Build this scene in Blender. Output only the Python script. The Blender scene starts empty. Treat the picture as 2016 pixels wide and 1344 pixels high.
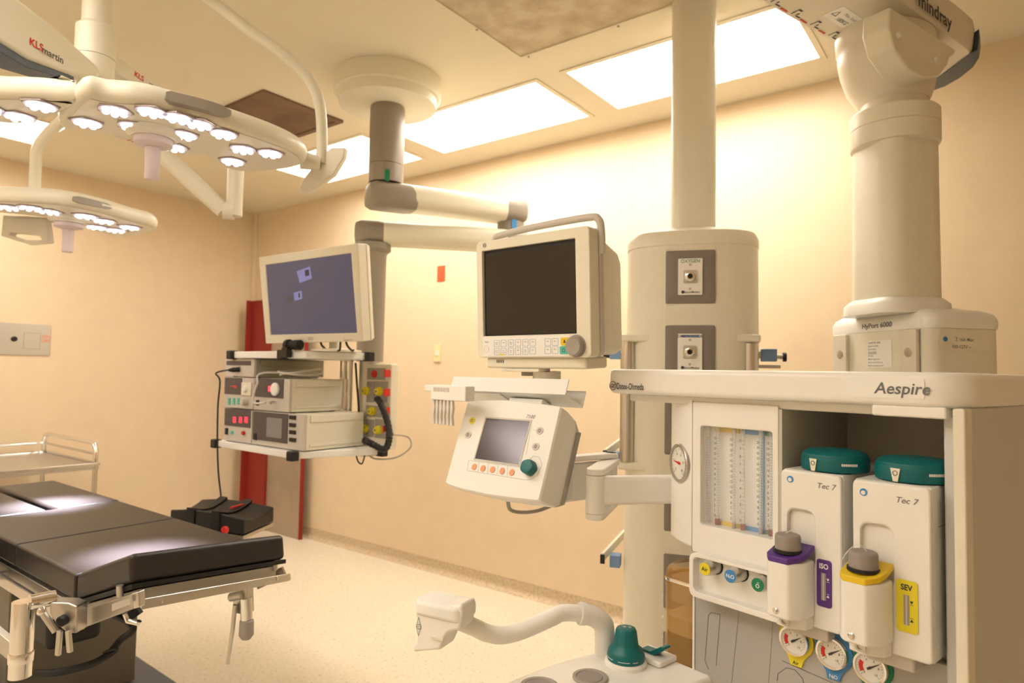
import bpy, bmesh, math, random
from math import sin, cos, pi, radians as R_
from mathutils import Vector as V, Matrix
random.seed(7)
scene = bpy.context.scene
COL = scene.collection
# ------------------------------------------------------------------ camera
FPX = 1288.11
yaw, pitch, roll = -0.646466, 0.046983, 0.0178206
CAM = V((0, 0, 1.40))
fw = V((sin(yaw)*cos(pitch), cos(yaw)*cos(pitch), sin(pitch)))
r0 = V((cos(yaw), -sin(yaw), 0)); u0 = r0.cross(fw)
rt = r0*cos(roll) + u0*sin(roll); up = -r0*sin(roll) + u0*cos(roll)
cd = bpy.data.cameras.new('camera'); cam = bpy.data.objects.new('camera', cd); COL.objects.link(cam)
cd.sensor_width = 36.0; cd.lens = FPX/2016*36.0; cd.clip_start = 0.02
m = Matrix.Identity(4)
for i in range(3):
    m[i][0] = rt[i]; m[i][1] = up[i]; m[i][2] = -fw[i]; m[i][3] = CAM[i]
cam.matrix_world = m
cd.dof.use_dof = True; cd.dof.focus_distance = 1.32; cd.dof.aperture_fstop = 5.0
scene.camera = cam
# ------------------------------------------------------------------ world, exposure, area light of the room
w = bpy.data.worlds.new('world'); scene.world = w; w.use_nodes = True
w.node_tree.nodes['Background'].inputs[0].default_value = (1, .86, .68, 1)
w.node_tree.nodes['Background'].inputs[1].default_value = 0.0
scene.view_settings.view_transform = 'Standard'; scene.view_settings.look = 'None'
scene.view_settings.gamma = 1.0; scene.view_settings.use_curve_mapping = False
scene.view_settings.exposure = 0.0
PANEL_STRENGTH = 15.5        # troffer diffusers
LED_STRENGTH = 2.6
SPOT_POWER = 1900.0

# ------------------------------------------------------------------ pixel -> point helpers (2016 x 1344 frame)
def ray(x, y): return fw + rt*((x-1008)/FPX) - up*((y-672)/FPX)
def atZ(x, y, z): d = ray(x, y); return CAM + d*((z-CAM.z)/d.z)
def atY(x, y, v): d = ray(x, y); return CAM + d*(v/d.y)
def atX(x, y, v): d = ray(x, y); return CAM + d*(v/d.x)
def atD(x, y, v): return CAM + ray(x, y)*v

class Frame:
    def __init__(s, o, u, v, n=None):
        s.o = V(o); s.u = V(u).normalized(); s.v = V(v); s.v = (s.v - s.u*s.v.dot(s.u)).normalized()
        s.n = s.u.cross(s.v)
    def P(s, u, v, w=0): return s.o + s.u*u + s.v*v + s.n*w
    def px(s, x, y, w=0):
        o = s.o + s.n*w; d = ray(x, y); t = (o-CAM).dot(s.n)/d.dot(s.n); q = CAM + d*t - o
        return (q.dot(s.u), q.dot(s.v))
    def shift(s, u, v, w): return Frame(s.P(u, v, w), s.u, s.v)
WF = Frame((0, 0, 0), (1, 0, 0), (0, 1, 0))
def vframe(o, ang):      # vertical frame, u horizontal, v up, n towards -Y when ang = 0
    a = R_(ang); return Frame(o, (cos(a), sin(a), 0), (0, 0, 1))

def rrect(a, b, c, d, r, k=4):
    r = min(r, (b-a)/2*.999, (d-c)/2*.999); out = []
    for cx, cy, s in ((b-r, c+r, -90), (b-r, d-r, 0), (a+r, d-r, 90), (a+r, c+r, 180)):
        for i in range(k+1):
            t = R_(s + 90*i/k); out.append((cx + r*cos(t), cy + r*sin(t)))
    return out
def circ(cx, cy, r, k=32, ry=None): return [(cx + r*cos(2*pi*i/k), cy + (ry or r)*sin(2*pi*i/k)) for i in range(k)]
def offs(poly, d):
    n = len(poly); A = sum(poly[i][0]*poly[(i+1) % n][1]-poly[(i+1) % n][0]*poly[i][1] for i in range(n))
    sg = 1 if A > 0 else -1; out = []
    for i in range(n):
        p0, p1, p2 = V(poly[i-1]), V(poly[i]), V(poly[(i+1) % n])
        a = (p1-p0); b = (p2-p1)
        if a.length < 1e-9 or b.length < 1e-9: out.append(tuple(p1)); continue
        a.normalize(); b.normalize()
        na = V((a.y, -a.x)); nb = V((b.y, -b.x)); nn = na+nb
        nn = nn.normalized() if nn.length > 1e-6 else na
        out.append(tuple(p1 + nn*(sg*d/max(.4, nn.dot(na)))))
    return out
def smooth(pts, k=6, closed=False):
    pts = [V(p) for p in pts]; n = len(pts); out = []
    rng = range(n if closed else n-1)
    for i in rng:
        if closed: p0, p1, p2, p3 = pts[i-1], pts[i], pts[(i+1) % n], pts[(i+2) % n]
        else: p0, p1, p2, p3 = pts[max(i-1, 0)], pts[i], pts[i+1], pts[min(i+2, n-1)]
        for j in range(k):
            t = j/k
            out.append(.5*((2*p1) + (p2-p0)*t + (2*p0-5*p1+4*p2-p3)*t*t + (3*p1-p0-3*p2+p3)*t**3))
    if not closed: out.append(pts[-1])
    return out

_txt = {}
class MB:
    def __init__(s, fr=WF): s.fr = fr; s.v = []; s.f = []
    def add(s, pts, faces, world=False):
        b = len(s.v); s.v += [V(p) if world else s.fr.P(*p) for p in pts]; s.f += [tuple(i+b for i in f) for f in faces]; return s
    def box(s, a, b, c, d, e, f, taper=None):
        p = [(x, y, z) for z in (e, f) for (x, y) in ((a, c), (b, c), (b, d), (a, d))]
        return s.add(p, [(0, 3, 2, 1), (4, 5, 6, 7), (0, 1, 5, 4), (1, 2, 6, 5), (2, 3, 7, 6), (3, 0, 4, 7)])
    def prism(s, poly, w0, w1, poly1=None):
        n = len(poly); poly1 = poly1 or poly
        return s.add([(x, y, w0) for x, y in poly] + [(x, y, w1) for x, y in poly1],
                     [tuple(range(n))[::-1], tuple(range(n, 2*n))] + [(i, (i+1) % n, n+(i+1) % n, n+i) for i in range(n)])
    def ring(s, outer, inner, w0, w1):
        n = len(outer); assert n == len(inner)
        p = [(x, y, w0) for x, y in outer]+[(x, y, w1) for x, y in outer]+[(x, y, w0) for x, y in inner]+[(x, y, w1) for x, y in inner]
        f = []
        for i in range(n):
            j = (i+1) % n
            f += [(i, j, n+j, n+i), (n+i, n+j, 3*n+j, 3*n+i), (3*n+i, 3*n+j, 2*n+j, 2*n+i), (2*n+i, 2*n+j, j, i)]
        return s.add(p, f)
    def loft(s, rings, cap=True, closed=True, world=False):
        n = len(rings[0]); p = [q for r in rings for q in r]; f = []
        for k in range(len(rings)-1):
            for i in range(n if closed else n-1):
                j = (i+1) % n; f.append((k*n+i, k*n+j, (k+1)*n+j, (k+1)*n+i))
        if cap: f += [tuple(range(n))[::-1], tuple(range((len(rings)-1)*n, len(rings)*n))]
        return s.add(p, f, world)
    def tube(s, pts, r, k=12, world=False, flat=None, closed=False):
        pts = [V(p) if world else s.fr.P(*p) for p in pts]; rings = []
        n = len(pts); rr = r if isinstance(r, (list, tuple)) else [r]*n
        t0 = (pts[1]-pts[0]).normalized()
        a = V((0, 0, 1)) if abs(t0.z) < .9 else V((1, 0, 0)); nx = (a - t0*a.dot(t0)).normalized()
        for i, p in enumerate(pts):
            if i == 0: t = pts[1]-pts[0]
            elif i == n-1: t = pts[-1]-pts[-2]
            else: t = (pts[i+1]-pts[i]).normalized() + (pts[i]-pts[i-1]).normalized()
            t.normalize(); nx = (nx - t*nx.dot(t)).normalized(); ny = t.cross(nx)
            fx, fy = (1, 1) if flat is None else flat
            sc = 1.0
            if 0 < i < n-1:
                c = (pts[i]-pts[i-1]).normalized().dot(t); sc = 1/max(c, .6)
            rings.append([p + nx*(rr[i]*fx*cos(2*pi*j/k)) + ny*(rr[i]*fy*sc*sin(2*pi*j/k)) for j in range(k)])
        return s.loft(rings, world=True)
    def cyl(s, a, b, r, r2=None, k=24, world=False): return s.tube([a, b], [r, r if r2 is None else r2], k, world)
    def lathe(s, prof, c, ax=(0, 0, 1), k=32, world=False):
        c = V(c) if world else s.fr.P(*c)
        ax = V(ax).normalized() if world else (s.fr.u*ax[0]+s.fr.v*ax[1]+s.fr.n*ax[2]).normalized()
        a = V((0, 0, 1)) if abs(ax.z) < .9 else V((1, 0, 0)); x = (a-ax*a.dot(ax)).normalized(); y = ax.cross(x)
        return s.loft([[c + ax*h + x*(max(r, 1e-4)*cos(2*pi*j/k)) + y*(max(r, 1e-4)*sin(2*pi*j/k)) for j in range(k)] for r, h in prof], world=True)
    def bar(s, a, b, wd, ht, upv=(0, 0, 1), world=True):
        a, b = (V(a), V(b)) if world else (s.fr.P(*a), s.fr.P(*b)); t = (b-a).normalized(); u_ = V(upv)
        u_ = (u_-t*u_.dot(t)).normalized(); sd = t.cross(u_)
        return s.loft([[p + sd*(wd/2*i) + u_*(ht/2*j) for i, j in ((-1, -1), (1, -1), (1, 1), (-1, 1))] for p in (a, b)], world=True)
    def text(s, st, u, v, w, size, align='CENTER', shear=0, sx=1, bold=0, rot=0):
        key = (st, shear, bold)
        if key not in _txt:
            c = bpy.data.curves.new('t', 'FONT'); c.body = st; c.size = 1; c.align_x = 'LEFT'; c.align_y = 'BOTTOM_BASELINE'
            c.shear = shear; c.offset = bold; c.resolution_u = 3
            o = bpy.data.objects.new('t', c); me = bpy.data.meshes.new_from_object(o)
            _txt[key] = ([tuple(x.co) for x in me.vertices], [tuple(p.vertices) for p in me.polygons])
            bpy.data.objects.remove(o); bpy.data.curves.remove(c); bpy.data.meshes.remove(me)
        vs, fs = _txt[key]
        if not vs: return s
        x0 = min(p[0] for p in vs); x1 = max(p[0] for p in vs)
        ox = {'LEFT': x0, 'CENTER': (x0+x1)/2, 'RIGHT': x1}[align]
        ca, sa = cos(R_(rot)), sin(R_(rot)); pp = []
        for x, y, z in vs:
            a, b = (x-ox)*size*sx, (y-.35)*size; pp.append((u+a*ca-b*sa, v+a*sa+b*ca, w))
        return s.add(pp, fs)
    def obj(s, name, mat, parent=None, bevel=0.0, seg=2, ang=32, subd=0, flip=False):
        root = V((0, 0, 0)); q = parent
        while q is not None: root += q.location; q = q.parent
        me = bpy.data.meshes.new(name)
        me.from_pydata([tuple(p-root) for p in s.v], [], s.f)
        bm = bmesh.new(); bm.from_mesh(me); bmesh.ops.recalc_face_normals(bm, faces=bm.faces)
        bm.to_mesh(me); bm.free(); me.validate()
        me.shade_smooth(); me.set_sharp_from_angle(angle=R_(ang))
        o = bpy.data.objects.new(name, me); COL.objects.link(o)
        if parent is not None: o.parent = parent
        me.materials.append(mat)
        if bevel > 0:
            b = o.modifiers.new('b', 'BEVEL'); b.width = bevel; b.segments = seg; b.limit_method = 'ANGLE'; b.angle_limit = R_(ang); b.harden_normals = True
        if subd:
            b = o.modifiers.new('s', 'SUBSURF'); b.levels = subd; b.render_levels = subd
        return o
    def tobj(s, name, mat, parent=None): # print: keep normals as built
        return s.obj(name, mat, parent)
def thing(name, label, cat, loc, group=None):
    o = bpy.data.objects.new(name, None); COL.objects.link(o); o.location = V(loc); o.empty_display_size = .05
    o['label'] = label; o['category'] = cat
    if group: o['group'] = group
    return o
def tag(o, label, cat, group=None):
    o['label'] = label; o['category'] = cat
    if group: o['group'] = group
    return o
def lab(o, t): o['label'] = t; return o
def struct(o): o['kind'] = 'structure'; return o

# ------------------------------------------------------------------ materials
def mat(name, col, rough=.5, metal=0, emit=0, ecol=None, trans=0, ior=1.45, coat=0, bump=0, bscale=200, var=0, vscale=6, alpha=1):
    m = bpy.data.materials.new(name); m.use_nodes = True; nt = m.node_tree; b = nt.nodes['Principled BSDF']
    b.inputs['Base Color'].default_value = (*col, 1); b.inputs['Roughness'].default_value = rough; b.inputs['Metallic'].default_value = metal
    b.inputs['IOR'].default_value = ior; b.inputs['Transmission Weight'].default_value = trans; b.inputs['Coat Weight'].default_value = coat
    b.inputs['Alpha'].default_value = alpha
    if emit: b.inputs['Emission Color'].default_value = (*(ecol or col), 1); b.inputs['Emission Strength'].default_value = emit
    tc = nt.nodes.new('ShaderNodeTexCoord')
    if bump:
        n = nt.nodes.new('ShaderNodeTexNoise'); n.inputs['Scale'].default_value = bscale; nt.links.new(tc.outputs['Object'], n.inputs['Vector'])
        bp = nt.nodes.new('ShaderNodeBump'); bp.inputs['Strength'].default_value = bump; bp.inputs['Distance'].default_value = .002
        nt.links.new(n.outputs['Fac'], bp.inputs['Height']); nt.links.new(bp.outputs['Normal'], b.inputs['Normal'])
    if var:
        n = nt.nodes.new('ShaderNodeTexNoise'); n.inputs['Scale'].default_value = vscale; n.inputs['Detail'].default_value = 5
        nt.links.new(tc.outputs['Object'], n.inputs['Vector'])
        r = nt.nodes.new('ShaderNodeValToRGB'); r.color_ramp.elements[0].position = .3; r.color_ramp.elements[1].position = .7
        r.color_ramp.elements[0].color = (*[c*(1-var) for c in col], 1); r.color_ramp.elements[1].color = (*[min(1, c*(1+var)) for c in col], 1)
        nt.links.new(n.outputs['Fac'], r.inputs['Fac']); nt.links.new(r.outputs['Color'], b.inputs['Base Color'])
    return m
def M(): pass
M.wall = mat('wall_vinyl', (.76, .615, .425), .55, var=.022, vscale=9, bump=.05, bscale=90)
M.ceil = mat('ceiling_paint', (.79, .72, .57), .7, var=.02, vscale=3)
M.cream = mat('cream_plastic', (.80, .76, .63), .38, var=.015, vscale=30)
M.white = mat('white_plastic', (.88, .86, .81), .33, var=.01, vscale=30)
M.lampw = mat('lamp_enamel', (.78, .74, .61), .35)
M.beige = mat('beige_plastic', (.76, .70, .59), .4)
M.greyp = mat('grey_plastic', (.36, .33, .29), .45)
M.lgrey = mat('light_grey_plastic', (.60, .56, .50), .45)
M.mgrey = mat('mid_grey_panel', (.43, .42, .40), .5)
M.sidep = mat('side_panel_grey', (.62, .61, .58), .5)
M.dplate = mat('taupe_plate', (.235, .205, .18), .5)
M.bay = mat('bay_lining', (.58, .54, .47), .5)
M.knuck = mat('knuckle_grey', (.30, .26, .21), .4)
M.steel = mat('brushed_steel', (.62, .60, .57), .25, 1, bump=.05, bscale=400)
M.satin = mat('satin_steel', (.56, .54, .50), .38, 1)
M.chrome = mat('chrome', (.78, .76, .74), .1, 1)
M.leather = mat('black_upholstery', (.022, .019, .018), .36, bump=.25, bscale=500)
M.leather2 = mat('black_cushion', (.012, .011, .011), .5, bump=.3, bscale=300)
M.black = mat('black_rubber', (.012, .012, .012), .5)
M.ink = mat('ink', (.05, .05, .06), .6)
M.inkg = mat('grey_ink', (.16, .16, .18), .6)
M.teal = mat('teal_plastic', (.0, .135, .145), .4)
M.teal2 = mat('teal_band', (.004, .13, .15), .4)
M.yellow = mat('yellow', (.80, .56, .02), .45)
M.yel2 = mat('bright_yellow', (.82, .70, .03), .45)
M.purple = mat('purple', (.10, .035, .25), .45)
M.blue = mat('blue', (.06, .26, .60), .45)
M.pblue = mat('pale_blue', (.20, .33, .58), .5)
M.green = mat('green', (.01, .22, .10), .45)
M.mint = mat('mint', (.10, .50, .40), .5)
M.orange = mat('peach_button', (.80, .36, .18), .5)
M.red = mat('red', (.62, .03, .02), .5)
M.dred = mat('red_board', (.26, .02, .012), .5)
M.sred = mat('red_sticker', (.80, .10, .03), .6)
M.slate = mat('slate_blue_trim', (.085, .11, .15), .45)
M.knobg = mat('bottle_cap_grey', (.31, .275, .25), .6)
M.glassd = mat('dark_screen', (.012, .011, .010), .12, coat=.3)
M.screen7 = mat('lcd_film', (.10, .09, .10), .16, .55)
M.tv = mat('lit_screen', (.03, .03, .04), .25, emit=.17, ecol=(.36, .33, .55))
M.tvl = mat('lit_screen_patch', (.03, .03, .04), .25, emit=.42, ecol=(.48, .46, .90))
M.tvd = mat('lit_screen_dark', (.02, .02, .03), .25, emit=.07, ecol=(.3, .25, .4))
M.amber = mat('amber_plastic', (.55, .30, .06), .06, coat=.8, alpha=.33)
M.sand = mat('absorbent_granules', (.72, .55, .28), .9, bump=.8, bscale=150)
M.acryl = mat('clear_acrylic', (.95, .97, .97), .05, alpha=.10)
M.glasst = mat('tube_glass', (.92, .95, .93), .06, alpha=.30)
M.dial = mat('dial_white', (.80, .78, .72), .5)
M.print = mat('white_print', (.88, .87, .83), .6)
M.redl = mat('red_led', (.8, .01, .02), .5, emit=3.5, ecol=(1, .03, .06))
M.panel = mat('panel_diffuser', (1, .95, .85), .6, emit=PANEL_STRENGTH, ecol=(1, .93, .84))
M.panel2 = mat('dim_panel_diffuser', (1, .95, .85), .6, emit=PANEL_STRENGTH*.66, ecol=(1, .94, .86))
M.led = mat('led_lens', (1, 1, 1), .3, emit=LED_STRENGTH, ecol=(1, .95, 1.0))
M.ledr = mat('led_reflector', (.78, .74, .78), .22, .75)
M.ledb = mat('led_recess', (.38, .31, .30), .3, .3)
M.handle = mat('sterile_handle', (.75, .66, .68), .5)
M.hose = mat('clear_tubing', (.72, .68, .62), .3)
M.base = mat('table_base_grey', (.13, .15, .19), .45)
M.colm = mat('column_cover', (.17, .15, .12), .4, .3)

def ramp_mat(name, scale, stops, rough, kind='noise', detail=6, bump=0):
    m = bpy.data.materials.new(name); m.use_nodes = True; nt = m.node_tree; b = nt.nodes['Principled BSDF']; b.inputs['Roughness'].default_value = rough
    tc = nt.nodes.new('ShaderNodeTexCoord')
    n = nt.nodes.new('ShaderNodeTexNoise'); n.inputs['Scale'].default_value = scale; n.inputs['Detail'].default_value = detail
    nt.links.new(tc.outputs['Object'], n.inputs['Vector'])
    r = nt.nodes.new('ShaderNodeValToRGB'); e = r.color_ramp.elements
    e[0].position, e[0].color = stops[0][0], (*stops[0][1], 1); e[1].position, e[1].color = stops[-1][0], (*stops[-1][1], 1)
    for p, c in stops[1:-1]: x = e.new(p); x.color = (*c, 1)
    nt.links.new(n.outputs['Fac'], r.inputs['Fac']); nt.links.new(r.outputs['Color'], b.inputs['Base Color'])
    return m
M.floor = ramp_mat('speckled_vinyl', 70, [(.30, (.52, .42, .29)), (.38, (.72, .64, .50)), (.6, (.76, .68, .54)), (.75, (.82, .75, .62))], .38)
M.cove = ramp_mat('cove_vinyl', 60, [(.3, (.46, .35, .22)), (.5, (.60, .47, .31)), (.7, (.66, .54, .38))], .5)
M.hatch = ramp_mat('stained_metal', 9, [(.35, (.42, .33, .22)), (.5, (.52, .42, .29)), (.62, (.60, .52, .38))], .5, detail=8)
M.vent = ramp_mat('old_grille', 5, [(.35, (.13, .075, .045)), (.6, (.20, .12, .075))], .6)
M.board = ramp_mat('lead_board', 3, [(.35, (.32, .245, .17)), (.6, (.38, .30, .21))], .4)

# ================================================================== the room
FZ, CZ, WY, WX = 0.04, 2.80, 3.30, -5.45
XR, YF = 1.9, -1.7
struct(MB().box(WX-.1, XR+.1, YF-.1, WY+.1, FZ-.1, FZ).obj('floor', M.floor))
PANELS = [(-2.86, -1.785, 2.515, 3.03), (-1.615, -0.625, 2.515, 3.03), (-4.08, -3.05, 2.515, 3.03), (-4.93, -4.42, .42, 1.44),
          (-4.93, -4.42, -1.2, -.18), (-2.9, -1.7, -1.2, -.6), (-1.3, -.1, -1.2, -.6), (-2.6, -1.4, -.15, .35)]  # this row: panels out of view, added as fill light
xs = sorted({WX-.1, XR+.1} | {v for p in PANELS for v in p[:2]}); ys = sorted({YF-.1, WY+.1} | {v for p in PANELS for v in p[2:]})
cm = MB()
for y0_, y1_ in zip(ys[:-1], ys[1:]):
    run = None
    for x0_, x1_ in list(zip(xs[:-1], xs[1:])) + [(None, None)]:
        hole = x0_ is None or any(p[0] <= x0_ and x1_ <= p[1] and p[2] <= y0_ and y1_ <= p[3] for p in PANELS)
        if not hole: run = [run[0] if run else x0_, x1_]
        elif run: cm.box(run[0], run[1], y0_, y1_, CZ, CZ+.14); run = None
        if hole: run = None
struct(cm.obj('ceiling', M.ceil))
struct(MB().box(WX-.1, XR+.1, WY, WY+.1, FZ, CZ).obj('wall_back', M.wall))
struct(MB().box(WX-.1, WX, YF, WY, FZ, CZ).obj('wall_left', M.wall))
struct(MB().box(XR, XR+.1, YF, WY, FZ, CZ).obj('wall_right', M.wall))
struct(MB().box(WX-.1, XR+.1, YF-.1, YF, FZ, CZ).obj('wall_front', M.wall))
def cove(y):
    prof = [(0, 0)] + [(-.035+.035*sin(t*pi/16), .035-.035*cos(t*pi/16)) for t in range(0, 9)][::1] + [(0, .085)]
    return [(-.035, 0)] + [(-.035*(1-sin(t*pi/16)), .035*(1-cos(t*pi/16))) for t in range(1, 9)] + [(-.003, .085), (0, .085), (0, 0)]
pr = cove(0)
struct(MB().loft([[(x, WY+a, FZ+b) for a, b in pr] for x in (WX, XR)]).obj('baseboard_back', M.cove))
struct(MB().loft([[(WX-a, y, FZ+b) for a, b in pr] for y in (YF, WY)]).obj('baseboard_left', M.cove))
struct(MB().box(WX, WX+.045, WY-.03, WY, FZ, CZ).obj('trim_1', M.wall, bevel=.004))

# ceiling troffers
def troffer(x0, x1, y0, y1, label, pm_=None):
    t = thing('ceiling_light', label, 'ceiling light', ((x0+x1)/2, (y0+y1)/2, CZ-.012), 'rectangular ceiling light panels')
    MB().ring(rrect(x0-.022, x1+.022, y0-.022, y1+.022, .003, 1), rrect(x0+.004, x1-.004, y0+.004, y1-.004, .003, 1), CZ-.006, CZ-.0005).obj('frame', M.ceil, t, bevel=.002)
    MB().box(x0+.001, x1-.001, y0+.001, y1-.001, CZ+.05, CZ+.06).obj('diffuser', pm_ or M.panel, t)
    return t
pa = atZ(1051, 160, CZ); pb = atZ(878, 301, CZ)
Y0, Y1 = 2.515, 3.03
troffer(-2.86, -1.785, Y0, Y1, 'bright rectangular light panel beside the round ceiling plate of the grey-posted pendant')
troffer(-1.615, -0.625, Y0, Y1, 'bright rectangular light panel behind the tall cream ceiling column')
troffer(-4.08, -3.05, Y0, Y1, 'bright rectangular light panel farthest left along the back wall, partly behind the grey post', M.panel2)
troffer(-4.93, -4.42, .42, 1.44, 'bright light panel over the left side, seen below the large surgical lamp')
for p, n in zip(PANELS[4:], ('near the left wall behind the camera', 'far behind the camera on the left', 'behind the camera on the right', 'overhead at the left side of the camera')):
    troffer(*p, 'added unseen fill light panel ' + n, M.panel2)  # added fill panels, unseen, brighten the machine front

# ceiling vent and access hatch
def grille(name, x0, x1, y0, y1, label, cat, mm, fm, border=.03):
    t = thing(name, label, cat, ((x0+x1)/2, (y0+y1)/2, CZ-.014))
    MB().ring(rrect(x0, x1, y0, y1, .003, 1), rrect(x0+border, x1-border, y0+border, y1-border, .003, 1), CZ-.014, CZ-.0005).obj('frame', fm, t, bevel=.003)
    MB().box(x0+border-.002, x1-border+.002, y0+border-.002, y1-border+.002, CZ-.009, CZ-.001).obj('panel', mm, t)
    return t
va = atZ(519, 175, CZ); vb = atZ(680, 236, CZ)
t = grille('ceiling_vent', va.x-.62, va.x, va.y, vb.y, 'dark brown square ceiling vent beside the large surgical lamp', 'vent', M.vent, M.vent, .035)
ha = atZ(865, 10, CZ); hb = atZ(1023, 115, CZ)
t = grille('ceiling_hatch', hb.x, hb.x+1.0, hb.y-.62, hb.y, 'stained beige metal access panel in the ceiling, topmost in the photo', 'hatch', M.hatch, M.ceil, .028)
s_ = MB()
for (a, b) in ((.06, .015), (.5, .015), (.94, .015), (.02, .3), (.06, .605), (.5, .605)): s_.lathe([(.006, -.003), (.004, 0)], (hb.x+a, hb.y-.62+b, CZ-.014), k=10)
s_.obj('screws', M.knuck, t)

# wall fittings
def wallplate(pts_fn, *a): pass
p0 = atX(-40, 630, WX); p1 = atX(100, 640, WX); p2 = atX(97, 700, WX)
t = thing('wall_panel', 'stainless steel service plate with a dark key switch on the left wall', 'wall plate', (WX, (p0.y+p1.y)/2, p2.z))
F_ = Frame((WX, p1.y, p2.z), (0, 1, 0), (0, 0, 1))
hgt = p1.z-p2.z; wid = p1.y-p0.y
MB(F_).prism(rrect(-wid, 0, 0, hgt, .008), 0.0005, .008).obj('plate', M.satin, t, bevel=.002)
MB(F_).lathe([(.018, 0), (.018, .01), (.013, .014)], (-.215, hgt*.5, .008), k=16).obj('key_switch', M.black, t)
MB(F_).ring(rrect(-.16, -.06, hgt*.2, hgt*.72, .004), rrect(-.157, -.063, hgt*.2+.003, hgt*.72-.003, .004), .008, .0092).obj('cover_outline', M.greyp, t)
MB(F_).text('ON', -.03, hgt*.62, .0088, .03).text('OFF', -.03, hgt*.48, .0088, .03).obj('lettering', M.sred, t)
p0 = atY(862, 524, WY); p1 = atY(876, 553, WY)
tag(MB(vframe((0, WY, 0), 0)).box(p0.x, p1.x, p1.z, p0.z, .0005, .0045).obj('wall_sticker', M.sred, bevel=.0008), 'small red rectangle stuck on the back wall above the pale switch plate', 'sticker')
p0 = atY(856, 678, WY); p1 = atY(868, 712, WY)
t = thing('switch_plate', 'small pale yellow switch plate on the back wall below the red sticker', 'switch plate', ((p0.x+p1.x)/2, WY, p1.z))
MB(vframe((0, WY, 0), 0)).box(p0.x, p1.x, p1.z, p0.z, .0005, .009).obj('plate', mat('ivory', (.80, .70, .38), .4), t, bevel=.003)
MB(vframe((0, WY, 0), 0)).box(p0.x+.012, p1.x-.012, p1.z+.04, p0.z-.04, .009, .013).obj('rocker', M.cream, t, bevel=.002)

# red-edged lead screen leaning in the corner
t = thing('radiation_screen', 'tall red-framed brown board leaning upright in the corner behind the equipment pendant', 'screen', atZ(560, 1035, FZ))
b0 = atZ(589, 1046, FZ); topz = atY(497, 590, 3.05).z
yb = 3.20; b0 = atY(589, 1046, yb); bx = b0.x
F_ = vframe((bx, yb, FZ), 0)
ul = F_.px(526, 900)[0]; ul2 = F_.px(478, 990)[0]; topv = F_.px(497, 592)[1]
MB(F_).box(ul, -.012, .0, topv, -.025, -.005).obj('board', M.board, t)
MB(F_).box(-.012, .002, .0, topv, -.03, .0).obj('edge_strip', M.dred, t)
o_ = MB(F_); o_.box(ul2+.02, ul, .0, topv, -.03, .0); o_.box(ul2+.02, ul2+.035, 0, topv, 0, .05); o_.box(ul-.015, ul, 0, topv, 0, .02); o_.obj('upright_channel', M.dred, t, bevel=.003)

# ================================================================== anaesthesia machine (frame: u right, v up, n towards the room)
MF = vframe((-.433, 1.305, 0), -12.5)
am = thing('anesthesia_machine', 'large cream anaesthesia machine with flowmeter window and two vaporizer bays, front right', 'anaesthesia machine', MF.P(.1, FZ, -.3))
# top shelf: rounded slab, plan outline u / w extruded upward
TF = Frame(MF.P(0, 0, 0), MF.u, -MF.n)           # u right, v away, n up
def slab(fr, poly, z0, z1): return MB(fr).prism(poly, z0, z1)
sh = [(-.325, .0), (.33, .0)] + [(.33+.065*sin(R_(a)), .065-.065*cos(R_(a))) for a in range(10, 91, 10)] + [(.405, .50), (-.325, .50)]
shelf = slab(TF, sh, 1.355, 1.412).obj('top_shelf', M.white, am, bevel=.012, seg=4)
slab(TF, offs(sh, -.035), 1.338, 1.356).obj('shelf_underside', M.white, am, bevel=.004)
u, v = MF.px(1790, 801, .0); MB(MF).box(u-.06, u+.05, 1.338, 1.357, -.045, -.006).obj('shelf_latch', M.white, am, bevel=.004)
u, v = MF.px(1207, 759, .0)
lg = MB(MF); lg.ring(circ(u, v, .0105, 28), circ(u, v, .0092, 28), .0005, .0012); lg.text('GE', u, v, .0012, .0125, bold=.02, shear=.3)
u1, _ = MF.px(1214, 760); u2, v2 = MF.px(1262, 761)
lg.text('Datex-Ohmeda', u1+.002, v2, .0012, .0205, 'LEFT', sx=(u2-u1)/.086*.73, bold=.008)
lg.obj('logo_lettering', M.ink, shelf)
ua, va_ = MF.px(1657, 762); ub, vb_ = MF.px(1820, 762); uc, _ = MF.px(1737, 760)
MB(MF).prism(rrect(ua, ub, va_-.016, va_+.017, .003), .0003, .0009).obj('name_sticker', M.print, shelf)
MB(MF).text('Aespire', (uc+ub)/2-.002, va_+.001, .0016, .0265, shear=.18, bold=.012, sx=1.0).obj('model_lettering', M.inkg, shelf)

# carcass behind: side panel right, bay lining, body under
WB = -.50
MB(MF).box(.375, .392, .30, 1.356, -.035, -.0).obj('front_edge_right', M.cream, am, bevel=.003)
MB(MF).box(.352, .392, .30, 1.356, WB, -.036).obj('side_panel', M.sidep, am, bevel=.004)
MB(MF).box(.072, .352, .965, 1.338, -.345, -.325).obj('bay_back_panel', M.bay, am)
MB(MF).box(.073, .085, .965, 1.338, -.324, -.032).obj('bay_side_panel', M.bay, am)
MB(MF).box(-.10, .352, .30, .955, WB, -.075).obj('lower_carcass', M.lgrey, am, bevel=.004)
MB(MF).box(-.12, .352, .20, .30, WB-.05, .06).obj('base', M.lgrey, am, bevel=.01)
for cu, cw in ((-.08, 0.0), (.31, 0.0), (-.08, -.5), (.31, -.5)):
    MB(MF).cyl((cu-.015, FZ+.055, cw), (cu+.015, FZ+.055, cw), .055).obj('caster', M.black, am)
    MB(MF).box(cu-.012, cu+.012, FZ+.08, .21, cw-.02, cw+.02).obj('caster_stem', M.steel, am)

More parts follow.
